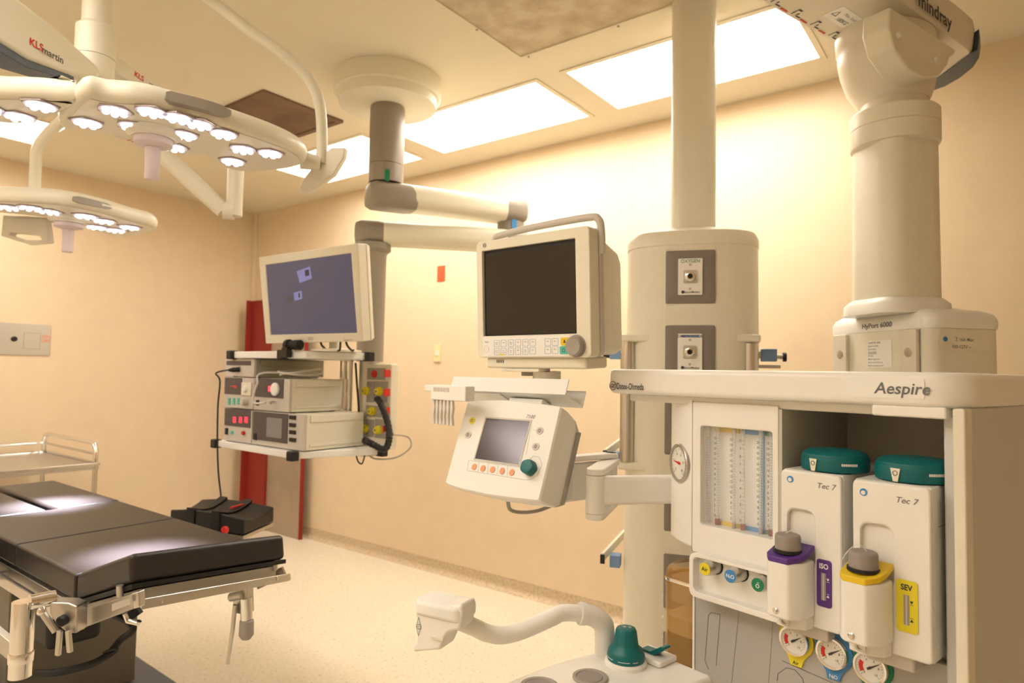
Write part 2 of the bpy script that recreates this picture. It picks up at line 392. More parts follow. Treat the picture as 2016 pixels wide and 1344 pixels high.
# flowmeter housing (w = -.03 front), window opening
w0 = -.03
hu0, hu1 = -.113, .078
ht, hb_ = 1.345, 1.028
wu0, wu1, wv0, wv1 = -.0935, .0665, 1.088, 1.294
def pl(l, w): return [MF.px(x, y, w) for x, y in l]
win = [MF.px(1384, 838, w0), MF.px(1523, 852, w0), MF.px(1518, 1065, w0), MF.px(1377, 1033, w0)]
def between(poly_out, poly_in): return poly_out, poly_in
inner = rrect(wu0, wu1, wv0, wv1, .006, 3)
outer = rrect(hu0, hu1, hb_, ht, .002, 3)
hs = MB(MF).ring(outer, inner, -.075, w0).obj('flowmeter_housing', M.white, am, bevel=.0025)
MB(MF).box(hu0, hu1, hb_, ht, -.30, -.0755).obj('housing_back', M.white, am)
# left cheek, curved in plan
ck = [(hu0-.0012, .031), (-.14, .040), (-.175, .059), (-.203, .080), (-.211, .10), (-.211, .30), (hu0-.0012, .30)]
slo = .0
MB(TF).prism(ck, 1.035, 1.352).obj('left_cheek', M.white, am, bevel=.006, seg=3, ang=40)
MB(MF).box(hu0-.0012, hu0, hb_, ht, -.1, w0-.0008).obj('panel_seam', M.greyp, am)
# airway gauge on cheek
u, v = MF.px(1340, 911, -.052)
gf = Frame(MF.P(u, v, -.0375), MF.u.lerp(MF.u, 1) + MF.n*(-.0)+MF.n*.16, (0, 0, 1))
gf = Frame(MF.P(u, v, -.0535), MF.u + MF.n*.56, (0, 0, 1))
def gauge(fr, r, parent, name, needle_deg, arc=None, rim=M.chrome, redneedle=False, depth=.008):
    g = MB(fr).lathe([(r, 0), (r, depth), (r*.96, depth+.0025), (r*.84, depth+.002), (r*.82, depth-.002)], (0, 0, 0), (0, 0, 1), 40).obj(name, rim, parent)
    MB(fr).prism(circ(0, 0, r*.83, 36), depth-.003, depth-.0012).obj('dial_face', M.dial, g)
    mk = MB(fr); wv = depth-.0007
    for i in range(21):
        a = R_(225-270*i/20); r1 = r*.74; r2 = r*(.62 if i % 4 == 0 else .68)
        dx, dy = cos(a), sin(a); q = r*.012
        mk.add([(dx*r1-dy*q, dy*r1+dx*q, wv), (dx*r2-dy*q, dy*r2+dx*q, wv), (dx*r2+dy*q, dy*r2-dx*q, wv), (dx*r1+dy*q, dy*r1-dx*q, wv)], [(0, 1, 2, 3)])
        if i % 4 == 0: mk.text(str(i//2), dx*r*.48, dy*r*.48, wv, r*.2)
    mk.obj('dial_markings', M.ink, g)
    if arc:
        a0, a1 = arc; rr = MB(fr); n = 8; p = []
        for i in range(n+1):
            a = R_(a0+(a1-a0)*i/n); p += [(cos(a)*r*.66, sin(a)*r*.66, wv+.0001), (cos(a)*r*.42, sin(a)*r*.42, wv+.0001)]
        rr.add(p, [(2*i, 2*i+1, 2*i+3, 2*i+2) for i in range(n)]); rr.obj('red_zone', M.red, g)
    a = R_(needle_deg); c, s_ = cos(a), sin(a); q = r*.035
    nd = MB(fr); z0 = wv+.0004
    nd.prism([(-c*r*.2-s_*q*2, -s_*r*.2+c*q*2), (-c*r*.2+s_*q*2, -s_*r*.2-c*q*2), (c*r*.62+s_*q*.3, s_*r*.62-c*q*.3), (c*r*.62-s_*q*.3, s_*r*.62+c*q*.3)], z0, z0+.0006)
    nd.prism(circ(0, 0, r*.08, 14), z0, z0+.0012)
    nd.obj('needle', M.red if redneedle else M.ink, g)
    return g
gauge(gf, .043, am, 'airway_pressure_gauge', 175, rim=M.satin, redneedle=True, depth=.006)

# flow tubes behind the window 
fb = MB(MF).box(wu0-.004, wu1+.004, wv0-.004, wv1+.004, -.0752, -.066).obj('tube_backplate', M.print, am)
strips = [(1393, M.lgrey), (1430, M.yellow), (1470, M.blue), (1503, M.blue), (1519, M.green)]
U = lambda x, y=940, w=-.055: MF.px(x, y, w)[0]
for a, b, mm, nm in ((1405, 1452, M.yellow, 'yellow_header'), (1458, 1502, M.blue, 'blue_header'), (1505, 1523, M.green, 'green_header')):
    MB(MF).box(U(a), min(U(b), wu1+.003), wv1-.012, wv1+.003, -.0658, -.06).obj(nm, mm, fb)
    MB(MF).box(U(a), min(U(b), wu1+.003), wv0-.003, wv0+.008, -.0658, -.06).obj(nm.replace('header', 'footer'), mm, fb)
MB(MF).box(U(1493), U(1500), wv0+.008, wv1-.012, -.0658, -.0635).obj('blue_divider', M.blue, fb)
tubes = [(1392, 20, .35, 0), (1413, 15, 1, 1), (1445, 20, .5, 0), (1463, 10, 1, 1), (1498, 20, .5, 0), (1518, 15, 1, 1)]
for k, (x, top, wide, main) in enumerate(tubes):
    uu = min(U(x), wu1-.004)
    tb = MB(MF).cyl((uu, wv0, -.055), (uu, wv1, -.055), .0042, k=16).obj('flow_tube', M.glasst, fb)
    mk = MB(MF); n = top if not main else top
    for i in range(n*2+1 if n < 16 else 31):
        N = (n*2 if n < 16 else 30); vv = wv0+.02+(wv1-wv0-.045)*i/N
        long = i % 2 == 0
        mk.box(uu+(-.001 if long else .001), uu+.0065, vv-.0004, vv+.0004, -.0500, -.0498)
        if long: mk.text(str(i//2) if main else str(5+i//2), uu-.0032, vv, -.0498, .0078, sx=.8, bold=.03)
    mk.obj('flow_scale', M.ink, tb)
    if main or k in (2, 4):
        MB(MF).cyl((uu, wv0+.001, -.055), (uu, wv0+.013, -.055), .0052 if main else .0035, k=12).obj('red_float', M.dred, tb)
MB(MF).prism(rrect(wu0+.0002, wu1-.0002, wv0+.0002, wv1-.0002, .006, 3), -.041, -.0398).obj('window_pane', M.acryl, am)

# control strip with three needle-valve knobs
sv0, sv1 = .945, 1.035
so = [MF.px(x, y, 0) for x, y in ((1362, 1082), (1545, 1130), (1545, 1226), (1358, 1160))]
so = [(-.098, sv1), (.098, sv1), (.098, sv0-.004), (-.098, sv0)]
ou = rrect(-.100, .100, sv0, sv1-.001, .014, 4); inn = rrect(-.090, .096, sv0+.012, sv1-.008, .010, 4)
MB(MF).ring(ou, inn, -.07, 0).obj('control_tray', M.white, am, bevel=.003, seg=3)
MB(MF).prism(inn, -.07, -.022).obj('tray_recess', M.white, am)
for x, y, c, st, ink in ((1390, 1119, M.yel2, 'Air', M.ink), (1440, 1133, M.blue, 'N\u2082O', M.print), (1494, 1150, M.green, 'O\u2082', M.print)):
    u, v = MF.px(x, y, .012)
    MB(MF).lathe([(.0175, -.0218), (.0175, -.0205)], (u, v, 0), (0, 0, 1), 28).obj('knob_well', M.black, am)
    kn = MB(MF).lathe([(.0155, -.021), (.0155, .0), (.0152, .004), (.0135, .014), (.013, .016)], (u, v, 0), (0, 0, 1), 36).obj('gas_knob', M.satin, am)
    cp = MB(MF).lathe([(.0122, .0158), (.0122, .017)], (u, v, 0), (0, 0, 1), 30).obj('knob_cap', c, kn)
    st2 = st.replace('\u2082', '2')
    mt = MB(MF)
    if st == 'Air': mt.text('Air', u, v, .0174, .0105, bold=.02)
    elif st[0] == 'N': mt.text('N', u-.005, v, .0174, .010, bold=.02).text('2', u-.0002, v-.002, .0174, .006).text('O', u+.005, v, .0174, .010, bold=.02)
    else: mt.text('O', u, v-.002, .0174, .010, bold=.02, rot=90).text('2', u+.001, v+.004, .0174, .006, rot=90)
    mt.obj('knob_lettering', ink, cp)

# grey lower front panel, a little behind, with seams and gauges
lw = -.05
MB(MF).box(-.118, .352, .55, .944, -.0748, lw).obj('lower_front_panel', M.mgrey, am, bevel=.002)
MB(MF).box(-.1235, -.1185, .55, .944, -.075, lw+.002).obj('panel_edge_trim', M.white, am, bevel=.001)
sm = MB(MF)
def line(mb, fr, pts, w, th=.0008, wd=.0012):
    q = [fr.px(x, y, w) for x, y in pts]
    for a, b in zip(q[:-1], q[1:]):
        A, B = V(a), V(b); t = (B-A).normalized()*0; d = (B-A).normalized(); nn = V((-d.y, d.x))*wd/2
        mb.prism([tuple(A+nn), tuple(A-nn), tuple(B-nn), tuple(B+nn)], w+.0001, w+th)
line(sm, MF, [(1452, 1230), (1455, 1199), (1462, 1192), (1520, 1209)], lw); line(sm, MF, [(1440, 1344), (1452, 1230)], lw)
line(sm, MF, [(1522, 1218), (1513, 1344)], lw)
sm.obj('door_seams', M.greyp, am)
sm = MB(MF); line(sm, MF, [(1395, 1210), (1388, 1300), (1395, 1317)], lw, wd=.0009); line(sm, MF, [(1395, 1210), (1400, 1205), (1418, 1209)], lw, wd=.0009)
line(sm, MF, [(1530, 1340), (1532, 1325), (1548, 1314), (1565, 1318), (1580, 1335), (1582, 1344)], lw, wd=.0009)
line(sm, MF, [(1540, 1300), (1640, 1344)], lw, wd=.0009); line(sm, MF, [(1418, 1209), (1410, 1310)], lw, wd=.0006)
sm.obj('moulded_grip_outline', M.inkg, am)
for x, y, mm, st, ink in ((1566, 1259, M.yel2, 'Air', M.ink), (1640, 1284, M.blue, 'N2O', M.print), (1716, 1312, M.green, 'O2', M.print)):
    u, v = MF.px(x, y, lw+.006)
    poly = [(u+.0335*cos(R_(a)), v+.0335*sin(R_(a))) for a in range(-50, 231, 14)] + [(u-.014, v-.037), (u-.011, v-.049), (u+.011, v-.049), (u+.014, v-.037)]
    bz = MB(MF).prism(poly, lw+.0002, lw+.005).obj('gauge_surround', mm, am, bevel=.0012)
    gf = Frame(MF.P(u, v, lw+.0052), MF.u, (0, 0, 1))
    gauge(gf, .0283, bz, 'pressure_gauge', 35, arc=(150, 215))
    tt = MB(MF)
    if st == 'Air': tt.text('Air', u, v-.0425, lw+.0055, .009, bold=.02)
    elif st == 'N2O': tt.text('N', u-.004, v-.0425, lw+.0055, .009, bold=.01).text('2', u, v-.0445, lw+.0055, .0055).text('O', u+.004, v-.0425, lw+.0055, .009, bold=.01)
    else: tt.text('O', u-.002, v-.0425, lw+.0055, .009, bold=.01).text('2', u+.003, v-.0445, lw+.0055, .0055)
    tt.obj('gas_lettering', ink, bz)

# vaporizers ----------------------------------------------------------------
def vaporizer(u0, u1, label, cm, code, cink, wf, dialc, dialw, mark_px, neck, badge):
    vz0, vz1 = .955, 1.229
    t = thing('vaporizer', label, 'vaporizer', MF.P((u0+u1)/2, vz0, -.08), 'white vaporizers in the machine bay')
    r = .010
    prof = [(-.26, vz0+.01), (-.26, vz1), (wf-.006, vz1), (wf, vz1-.01), (wf+.0, vz0+.02), (wf-.006, vz0)]
    plan = [(u0, .26), (u0, -wf+.004), (u0+.004, -wf), (u1-.024, -wf), (u1-.004, -wf+.014), (u1, -wf+.022), (u1, .26)]
    # body: front face with shallow niche above the spout
    nx0, nx1, nz0, nz1 = u0+.012, u0+.062, 1.075, 1.158
    plan = [(u0, .26), (u0, -wf+.010), (u1-.001, -wf+.010), (u1, .26)]
    body = MB(TF).prism(plan, vz0, vz1).obj('body', M.white, t, bevel=.003, seg=3, ang=40)
    skin = MB(MF).ring(rrect(u0, u1-.001, vz0, vz1, .008, 5), rrect(nx0, nx1, 1.06, nz1, .016, 5), wf-.0105, wf).obj('front_shell', M.white, t, bevel=.005, seg=4)
    MB(MF).box(u0+.014, u1-.03, vz0-.025, vz0+.01, -.2, wf-.012).obj('underside', M.lgrey, t, bevel=.004)
    # niche rim and face
    arc = lambda d: 0
    _a = lambda d: [(nx0-d, nz0), (nx0-d, nz1-.012-0), (nx0-d+.004, nz1-.003+d), ((nx0+nx1)/2, nz1+.001+d), (nx1+d-.006, nz1-.009+d), (nx1+d, nz1-.018), (nx1+d, nz0)]
    # spout block
    s0, s1, sz = u0+.0, u0+.063, 1.075
    sp = [(s0, -wf), (s0, -wf-.052), (s0+.008, -wf-.062), (s1-.020, -wf-.062), (s1-.004, -wf-.045), (s1, -wf-.03), (s1, -wf)]
    spm = MB(TF); pl2 = [(a, b) for a, b in sp]
    low = [(a if a > s0+.01 else a+.0, b+.0) for a, b in sp]
    spm.prism(sp, .975, sz)
    spout = spm.obj('filler_block', M.white, t, bevel=.005, seg=3, ang=40)
    MB(TF).prism([(s0+.004, -wf), (s0+.004, -wf-.03), (s0+.03, -wf-.036), (s1-.006, -wf-.02), (s1-.002, -wf)], .952, .976).obj('filler_foot', M.white, t, bevel=.004)
    top = MB(TF).loft([[(a, b, (sz-.004+h)+(b+wf+.062)*.30) for a, b in offs(sp, .0004)] for h in (0, .011)]).obj('filler_collar', cm, t, bevel=.0025, seg=3)
    sz += .010
    cu, cw = (s0+s1)/2-.002, wf+.033
    MB(MF).lathe([(.0245, -.004), (.0245, .0014), (.0215, .0016)], (cu, sz+.0066, cw), (0, 1, 0), 30).obj('collar_gasket', M.black, t)
    cap = MB(MF)
    prf = []; k = 48
    rings = []
    for rr, h in ((.0215, -.004), (.0215, .022), (.0205, .026), (.018, .0275)):
        rings.append([MF.P(cu, sz+.0066+h, cw) + MF.u*((rr*(1+(.02 if j % 2 else 0)))*cos(2*pi*j/k)) + MF.n*((rr*(1+(.02 if j % 2 else 0)))*sin(2*pi*j/k)) for j in range(k)])
    cap.loft(rings, world=True)
    cp = cap.obj('filler_cap', M.knobg, t, ang=50)
    MB(MF).box(cu-.011, cu+.011, sz+.0318, sz+.0345, cw-.003, cw+.003).obj('cap_tab', M.knobg, cp, bevel=.001)
    pts = [(cu+.006, sz+.034, cw), (cu-.004, sz+.044, cw+.004), (cu-.016, sz+.036, cw+.010), (cu-.026, sz+.018, cw+.016), (cu-.031, sz+.002, cw+.006)] if neck else [(cu-.006, sz+.033, cw), (cu+.004, sz+.040, cw+.002), (cu+.012, sz+.047, cw+.002)]
    MB(MF).tube(smooth([tuple(p) for p in pts], 5), .0006, 6).obj('retaining_wire', M.print, cp)
    # drain screw and socket
    MB(MF).lathe([(.0055, 0), (.0055, .001), (.0035, .0022), (.001, .001)], (s0+.022, .988, wf+.0622), (0, 0, 1), 18).obj('drain_screw', M.chrome, t)
    MB(MF).lathe([(.0085, 0), (.0085, .003), (.005, .003), (.005, .001)], (s0+.026, .9665, wf+.037), (0, -.25, 1), 20).obj('drain_socket', M.satin, t)
    # level window label
    lp0, lp1 = u0+.0665, u0+.0925
    if code == 'SEV': lp0, lp1 = u0+.067, u0+.0985
    lb = MB(MF).prism(rrect(lp0, lp1, .997, 1.079, .005), wf+.0003, wf+.0022).obj('agent_label', cm if code == 'ISO' else M.yel2, t, bevel=.0006)
    c = (lp0+lp1)/2
    MB(MF).text(code, c, 1.068, wf+.0026, .0125, bold=.03, sx=.85).obj('agent_lettering', cink, lb)
    MB(MF).box(c-.0045, c+.0035, .010+.999, 1.056, wf+.0022, wf+.003).obj('sight_glass', M.greyp, lb)
    MB(MF).box(c-.0015, c+.0008, 1.009, 1.056, wf+.003, wf+.0036).obj('sight_tube', M.lgrey, lb)
    mm2 = MB(MF)
    for vv, sgn in ((1.045, 1), (1.018, -1)):
        mm2.add([(c+.0045, vv+.003*sgn, wf+.0026), (c+.0095, vv+.003*sgn, wf+.0026), (c+.0078, vv-.001*sgn, wf+.0026), (c+.0062, vv-.001*sgn, wf+.0026)], [(0, 1, 2, 3)])
        mm2.add([(c+.0045, vv-.0035*sgn, wf+.0026), (c+.0095, vv-.0035*sgn, wf+.0026), (c+.0095, vv-.0028*sgn, wf+.0026), (c+.0045, vv-.0028*sgn, wf+.0026)], [(0, 1, 2, 3)])
    mm2.obj('level_marks', cink, lb)
    bu, bv = u0+.018, 1.212 if not badge else 1.209
    bd = MB(MF).lathe([(.0062, .0002), (.0062, .0008)], (bu, bv, wf), (0, 0, 1), 26).obj('round_badge', M.blue, t)
    MB(MF).lathe([(.0036, .0009), (.0036, .0013)], (bu-.0005, bv-.0008, wf), (0, 0, 1), 20).obj('badge_centre', M.print, bd)
    MB(MF).text('Tec 7', u0+.085, bv-.004, wf+.0006, .0135, shear=.25, sx=1.05, bold=.005).obj('model_lettering', M.inkg, t)
    # dial
    du, dw = dialc, dialw
    R0 = .0575
    dl = MB(MF).lathe([(R0*.985, .002), (R0, .006), (R0, .024), (R0*.985, .027), (R0*.97, .0275), (R0*.955, .031), (R0*.80, .0375), (R0*.5, .0395), (0.001, .040)], (du, vz1, dw), (0, 1, 0), 56).obj('control_dial', M.teal, t)
    MB(MF).lathe([(R0+.0004, .007), (R0+.0004, .0225)], (du, vz1, dw), (0, 1, 0), 56).obj('dial_band', M.teal2, dl)
    # pointer and scale on the rim facing the room
    def onrim(px_, py_, rad):
        u_, v_ = MF.px(px_, py_, dw+rad*.9); a = math.asin(max(-1, min(1, (u_-du)/rad))); return a, v_
    a, vv = onrim(*mark_px, R0)
    def rimf(a, vv, rad): 
        o = MF.P(du+rad*sin(a), vv, dw+rad*cos(a)); nn = MF.u*sin(a)+MF.n*cos(a)
        return Frame(o, (0, 0, 1) and V((0, 0, 1)).cross(nn), (0, 0, 1))
    f = rimf(a, vz1+.014, R0+.0012)
    pt = MB(f).prism([(-.008, .010), (-.004, -.012), (.004, -.012), (.008, .010)], 0, .0012).obj('pointer_plate', M.cream, t, bevel=.0003)
    MB(f).ring(circ(0, .002, .0042, 20), circ(0, .002, .0032, 20), .0013, .0017).obj('pointer_ring', M.ink, pt)
    a2 = a+.85; sc = MB()
    for i in range(9):
        f2 = rimf(a2+i*.055, vz1+.0165, R0+.0007); b = len(sc.v)
        sc.v += [f2.P(-.0013, -.0022), f2.P(.0013, -.0022), f2.P(.0013, .0022), f2.P(-.0013, .0022)]; sc.f.append((b, b+1, b+2, b+3))
    sc.obj('dial_scale', M.print, dl)
    if badge:  # side release mark
        g = Frame(MF.P(u1+.0005, 0, 0), -MF.n, (0, 0, 1))
        MB(g).box(-wf+.03, -wf+.075, 1.165, 1.166, 0, .0006).box(-wf+.035, -wf+.036, 1.17, 1.205, 0, .0006).obj('release_seam', M.greyp, t)
    return t
vaporizer(.096, .206, 'white vaporizer with purple ISO label and filler collar, nearer the flowmeters', M.purple, 'ISO', M.print, -.006, .165, -.075, (1604, 910), False, False)
vaporizer(.228, .346, 'white vaporizer with yellow SEV label and filler collar, right one in the bay', M.yellow, 'SEV', M.ink, .004, .297, -.070, (1766, 932), True, True)

# work surface with breathing-system controls
WZ = .82
TW = Frame((0, 0, 0), (1, 0, 0), (0, 1, 0))
wp = [atZ(x, y, WZ) for x, y in ((985, 1344), (1040, 1322), (1085, 1305), (1130, 1297), (1200, 1290))]
P2 = MF.P(-.30, 0, -.10); P3 = MF.P(-.30, 0, -.30); P4 = MF.P(-.124, 0, -.30); P5 = MF.P(-.124, 0, .05); P6 = MF.P(-.06, 0, .33); P7 = MF.P(-.30, 0, .36)
poly = [(q.x, q.y) for q in [MF.P(a, 0, b) for a, b in ((-.20, .42), (-.254, .376), (-.256, .30), (-.255, .243), (-.248, .175), (-.236, .11), (-.20, .045), (-.124, .03), (-.02, .03), (-.02, .42))]]
ws = MB().prism(poly, WZ-.06, WZ).obj('work_surface', M.white, am, bevel=.012, seg=3)
MB(MF).box(-.235, -.1245, .30, .742, -.2, -.05).obj('absorber_bracket', M.lgrey, am, bevel=.006)
for x, y, r in ((1162, 1334, .034), (1062, 1352, .036)):
    c = atZ(x, y, WZ)
    p_ = MB().lathe([(r, 0), (r, .003), (r*.94, .004), (r*.80, .0035), (r*.76, .0015), (.001, .0015)], (c.x, c.y, WZ), k=40).obj('round_port', M.greyp, ws)
    MB().lathe([(r*.72, .0016), (r*.66, .0035), (r*.55, .003), (.001, .003)], (c.x, c.y, WZ), k=36).obj('port_cap', mat('port_cap_grey', (.30, .27, .26), .5), p_)
# teal relief valve knob
c = atZ(1232, 1306, WZ)
kb = MB().lathe([(.042, 0), (.042, .006), (.036, .010)], (c.x, c.y, WZ), k=40).obj('valve_seat', M.white, am)
k = 60; rings = []
for r, h, fl in ((.036, .008, 0), (.0375, .012, 0), (.0375, .020, 0), (.034, .030, 0), (.026, .036, 0), (.0235, .042, 1), (.0205, .066, 1), (.0185, .0705, 0), (.012, .072, 0)):
    rings.append([(c.x + r*(1+(.03 if (fl and j % 4 < 2) else 0))*cos(2*pi*j/k), c.y + r*(1+(.03 if (fl and j % 4 < 2) else 0))*sin(2*pi*j/k), WZ+h) for j in range(k)])
kb2 = MB().loft(rings).obj('relief_valve_knob', M.teal, am, ang=50)
ln = MB()
for i in range(14):
    a = R_(-150+i*9); 
    if i in (5, 6, 11): continue
    for rr, hh in ((.0378, .0165),):
        p = [(c.x+rr*cos(a+d), c.y+rr*sin(a+d), WZ+hh+e) for d, e in ((0, -.0006), (.157, -.0006), (.157, .0006), (0, .0006))]; ln.add(p, [(0, 1, 2, 3)])
ln.text('30', c.x-.004, c.y, WZ+.0724, .009, rot=-40).text('70', c.x+.006, c.y+.004, WZ+.0724, .009, rot=-40).obj('knob_scale', M.print, kb2)
# bag / vent switch
c = atZ(1288, 1297, WZ); sf = Frame((c.x, c.y, WZ), MF.u, -MF.n)
MB(sf).prism(rrect(-.036, .036, -.03, .03, .006), 0, .012).obj('switch_housing', M.white, am, bevel=.004)
pr2 = [(-.024, .013), (.0, .013), (.004, .015), (.026, .030), (.029, .027), (.006, .0125)]
sw = MB(sf).loft([[(a, y, b) for a, b in [(-.026, .0125), (-.026, .017), (-.002, .018), (.024, .035), (.032, .036), (.032, .031), (.008, .0125)]] for y in (-.012, .012)]).obj('bag_switch', M.teal, am, bevel=.002)

# amber canister standing at the machine's left flank
cn = thing('absorber_canister', 'amber see-through absorber canister half filled with pale granules, left of the grey panel', 'canister', MF.P(-.185, WZ, -.16))
cx, cz_ = -.178, -.13
c0 = MF.P(cx, 0, cz_)
ctop = MF.px(1330, 1106, cz_+.02)[1]; WZc = .745
Rc = .052
sq = lambda r, h: [(c0 + MF.u*a + MF.n*b) + V((0, 0, h)) for a, b in rrect(-r, r, -r, r, r*.55, 5)]
mo = MB(); zt = ctop
rings = [sq(Rc*.97, WZc+.002), sq(Rc, WZc+.01), sq(Rc, zt-.03), sq(Rc*.93, zt-.01), sq(Rc*.75, zt), sq(Rc*.72, zt-.002), sq(Rc*.90, zt-.014), sq(Rc*.95, zt-.032), sq(Rc*.95, WZc+.014), sq(Rc*.9, WZc+.006)]
mo.loft(rings, world=True); mo.obj('canister_shell', M.amber, cn)
MB().loft([sq(Rc*.92, WZc+.075), sq(Rc*.92, WZc+.11)], world=True).obj('granules', M.sand, cn)
MB().loft([sq(Rc*.92, WZc+.016), sq(Rc*.92, WZc+.074)], world=True).obj('base_filter', mat('dark_brown', (.05, .035, .02), .4), cn)
MB().loft([sq(Rc*1.01, zt-.036), sq(Rc*1.02, zt-.034), sq(Rc*1.02, zt-.030), sq(Rc*1.01, zt-.028)], cap=False, world=True).obj('clamp_band', M.chrome, cn)
gm = MB(MF)
for i in range(8): gm.text(str(9-i), cx-Rc+.008, zt-.05-i*.023, cz_+Rc+.0006, .009)
gm.obj('level_numbers', M.print, cn)

# white bent arm with sensor head
sa = thing('support_arm', 'white bent tubular arm ending in a boxy head, rising from the machine work surface', 'arm', atZ(1200, 1290, WZ))
b0 = atZ(1190, 1286, WZ); D0 = (b0-CAM).dot(fw)
pts = [b0, atD(1195, 1245, D0), atD(1185, 1225, D0), atD(1160, 1210, D0*.995), atD(1110, 1206, D0*.985), atD(1085, 1216, D0*.975), atD(1030, 1240, D0*.96), atD(990, 1250, D0*.95), atD(960, 1246, D0*.945), atD(935, 1235, D0*.94), atD(905, 1222, D0*.935)]
pts[0] = V((b0.x, b0.y, WZ-.003))
pts = [pts[0], V((b0.x, b0.y, pts[1].z)), *pts[2:]]
sp_ = smooth(pts, 5)
nr = len(sp_)
rr = [.022 if i < 18 else (.0175 if i < 36 else .0155) for i in range(nr)]
MB().tube(sp_[:18], .021, 18, world=True).obj('elbow_tube', M.white, sa)
MB().tube(sp_[16:], .0168, 18, world=True).obj('bent_tube', M.white, sa)
MB().tube(sp_[16:18], .0225, 20, world=True).obj('collar_ring', M.print, sa)
hd = atD(862, 1215, D0*.93); HF = Frame(hd, V((.985, .17, 0)), (0, 0, 1))
Lx = lambda x, y, w=.03: HF.px(x, y, w)
hp = [Lx(x, y) for x, y in ((815, 1195), (818, 1215), (820, 1262), (812, 1268), (812, 1284), (866, 1280), (880, 1246), (888, 1243), (905, 1240), (910, 1205), (908, 1190))]
MB(HF).prism(hp, -.022, .03).obj('head_body', M.white, sa, bevel=.006, seg=3)
tp = [Lx(x, y) for x, y in ((813, 1200), (813, 1190), (908, 1180), (909, 1197))]
u0_, v0_ = Lx(813, 1205); u1_, v1_ = Lx(910, 1178)
TH = Frame(HF.P(0, v0_-.002, 0), HF.u, -HF.n)
MB(TH).prism(rrect(u0_, u1_, -.036, .034, .018, 4), 0, .028).obj('head_cover', M.print, sa, bevel=.008, seg=4)
mk = MB(HF); cu_, cv_ = Lx(824, 1233, .0305)
mk.ring([(cu_, cv_+.018), (cu_+.006, cv_), (cu_, cv_-.018), (cu_-.006, cv_)], [(cu_, cv_+.0165), (cu_+.005, cv_), (cu_, cv_-.0165), (cu_-.005, cv_)], .0302, .0308)
mk.text('(!)', cu_, cv_, .0308, .012, rot=90)
mk.obj('head_emblem', M.inkg, sa)
e1 = Lx(850, 1253, .0305); e2 = Lx(874, 1262, .0305)
MB(HF).box(e1[0], e2[0], e2[1], e2[1]+.006, .0302, .034).obj('head_clip', M.cream, sa, bevel=.001)

# ================================================================== ventilator display on its arm
DF = Frame((-.924, 1.194, 1.229), (1, 0, 0), (0, .39, .921))
vd = thing('ventilator_display', 'white tilted ventilator display with teal dial and peach buttons on a jointed arm', 'medical display', DF.P(0, -.11, -.05))
def Q(F_, l, w=0): return [F_.px(x, y, w) for x, y in l]
# front outline, slightly bulging top and bottom
out = Q(DF, [(921, 790), (948, 787), (990, 787), (1040, 791), (1100, 799), (1106, 802), (1084, 900), (1064, 984), (1058, 987), (1010, 982), (960, 975), (910, 964), (882, 955), (877, 950), (898, 873)])
back = offs(out, -.022)
inn_ = [((a-0)*.86+.006, b*.86+.006) for a, b in out]
n = len(out)
bd = MB(DF)
bd.loft([[(a, b, w_) for a, b in pp] for pp, w_ in ((offs(out, -.003), .003), (out, -.002), (out, -.028), (offs(out, -.006), -.075), (offs(out, -.022), -.115))])
body = bd.obj('display_body', M.print, vd, bevel=.003, seg=3, ang=25)
scr = Q(DF, [(957, 823), (1043, 829), (1021, 914), (935, 902)], .004)
MB(DF).ring(offs(scr, .004), scr, .002, .0042).obj('screen_bezel', M.lgrey, vd, bevel=.0008)
MB(DF).prism(scr, .0028, .0034).obj('screen', M.screen7, vd)
bt = Q(DF, [(934, 919), (951, 922), (970, 924.5), (989, 927), (1008, 930)], .003)
for a, b in bt: MB(DF).prism(circ(a, b, .0068, 20, .0076), .0032, .0048).obj('peach_button', M.orange, vd, bevel=.0005)
for (x, y, m_, nm) in ((930, 828, M.yel2, 'alarm_button'), (922, 856, M.lgrey, 'mute_button'), (1063, 848, M.lgrey, 'menu_button'), (1055, 879, M.lgrey, 'stop_button')):
    a, b = DF.px(x, y, .003); o = MB(DF).prism(circ(a, b, .0092, 24, .0085), .0032, .0046).obj(nm, m_, vd, bevel=.0004)
    s_ = MB(DF); s_.ring(circ(a, b, .0042, 12), circ(a, b, .0032, 12), .0047, .005); s_.box(a-.0005, a+.0005, b-.004, b+.004, .0047, .005); s_.obj('button_symbol', M.inkg, o)
a, b = DF.px(1045, 820, .003); MB(DF).text('7100', a, b, .0036, .0125, shear=.3).obj('model_lettering', M.inkg, vd)
ol = MB(DF)
line(ol, DF, [(920, 926), (923, 906), (1026, 920), (1050, 897), (1062, 900), (1067, 915), (1058, 935), (1045, 944), (1032, 944), (920, 926)], .0031, .0003, .0007)
for x in (941, 960, 979, 998): line(ol, DF, [(x+2, 908+(x-941)*.14), (x, 929+(x-941)*.14)], .0031, .0003, .0006)
line(ol, DF, [(1048, 826), (1036, 895)], .0031, .0003, .0006); line(ol, DF, [(1049, 846), (1056, 847)], .0031, .0003, .0006)
ol.obj('panel_outline', M.greyp, vd)
a, b = DF.px(1041, 920, .012); k = 40
MB(DF).loft([[(a+r*(1+.04*cos(5*2*pi*j/k))*cos(2*pi*j/k), b+r*(1+.04*cos(5*2*pi*j/k))*sin(2*pi*j/k), h) for j in range(k)] for r, h in ((.0165, .0035), (.0165, .017), (.015, .023), (.009, .025), (.001, .0235))]).obj('teal_dial', M.teal, vd, ang=50)
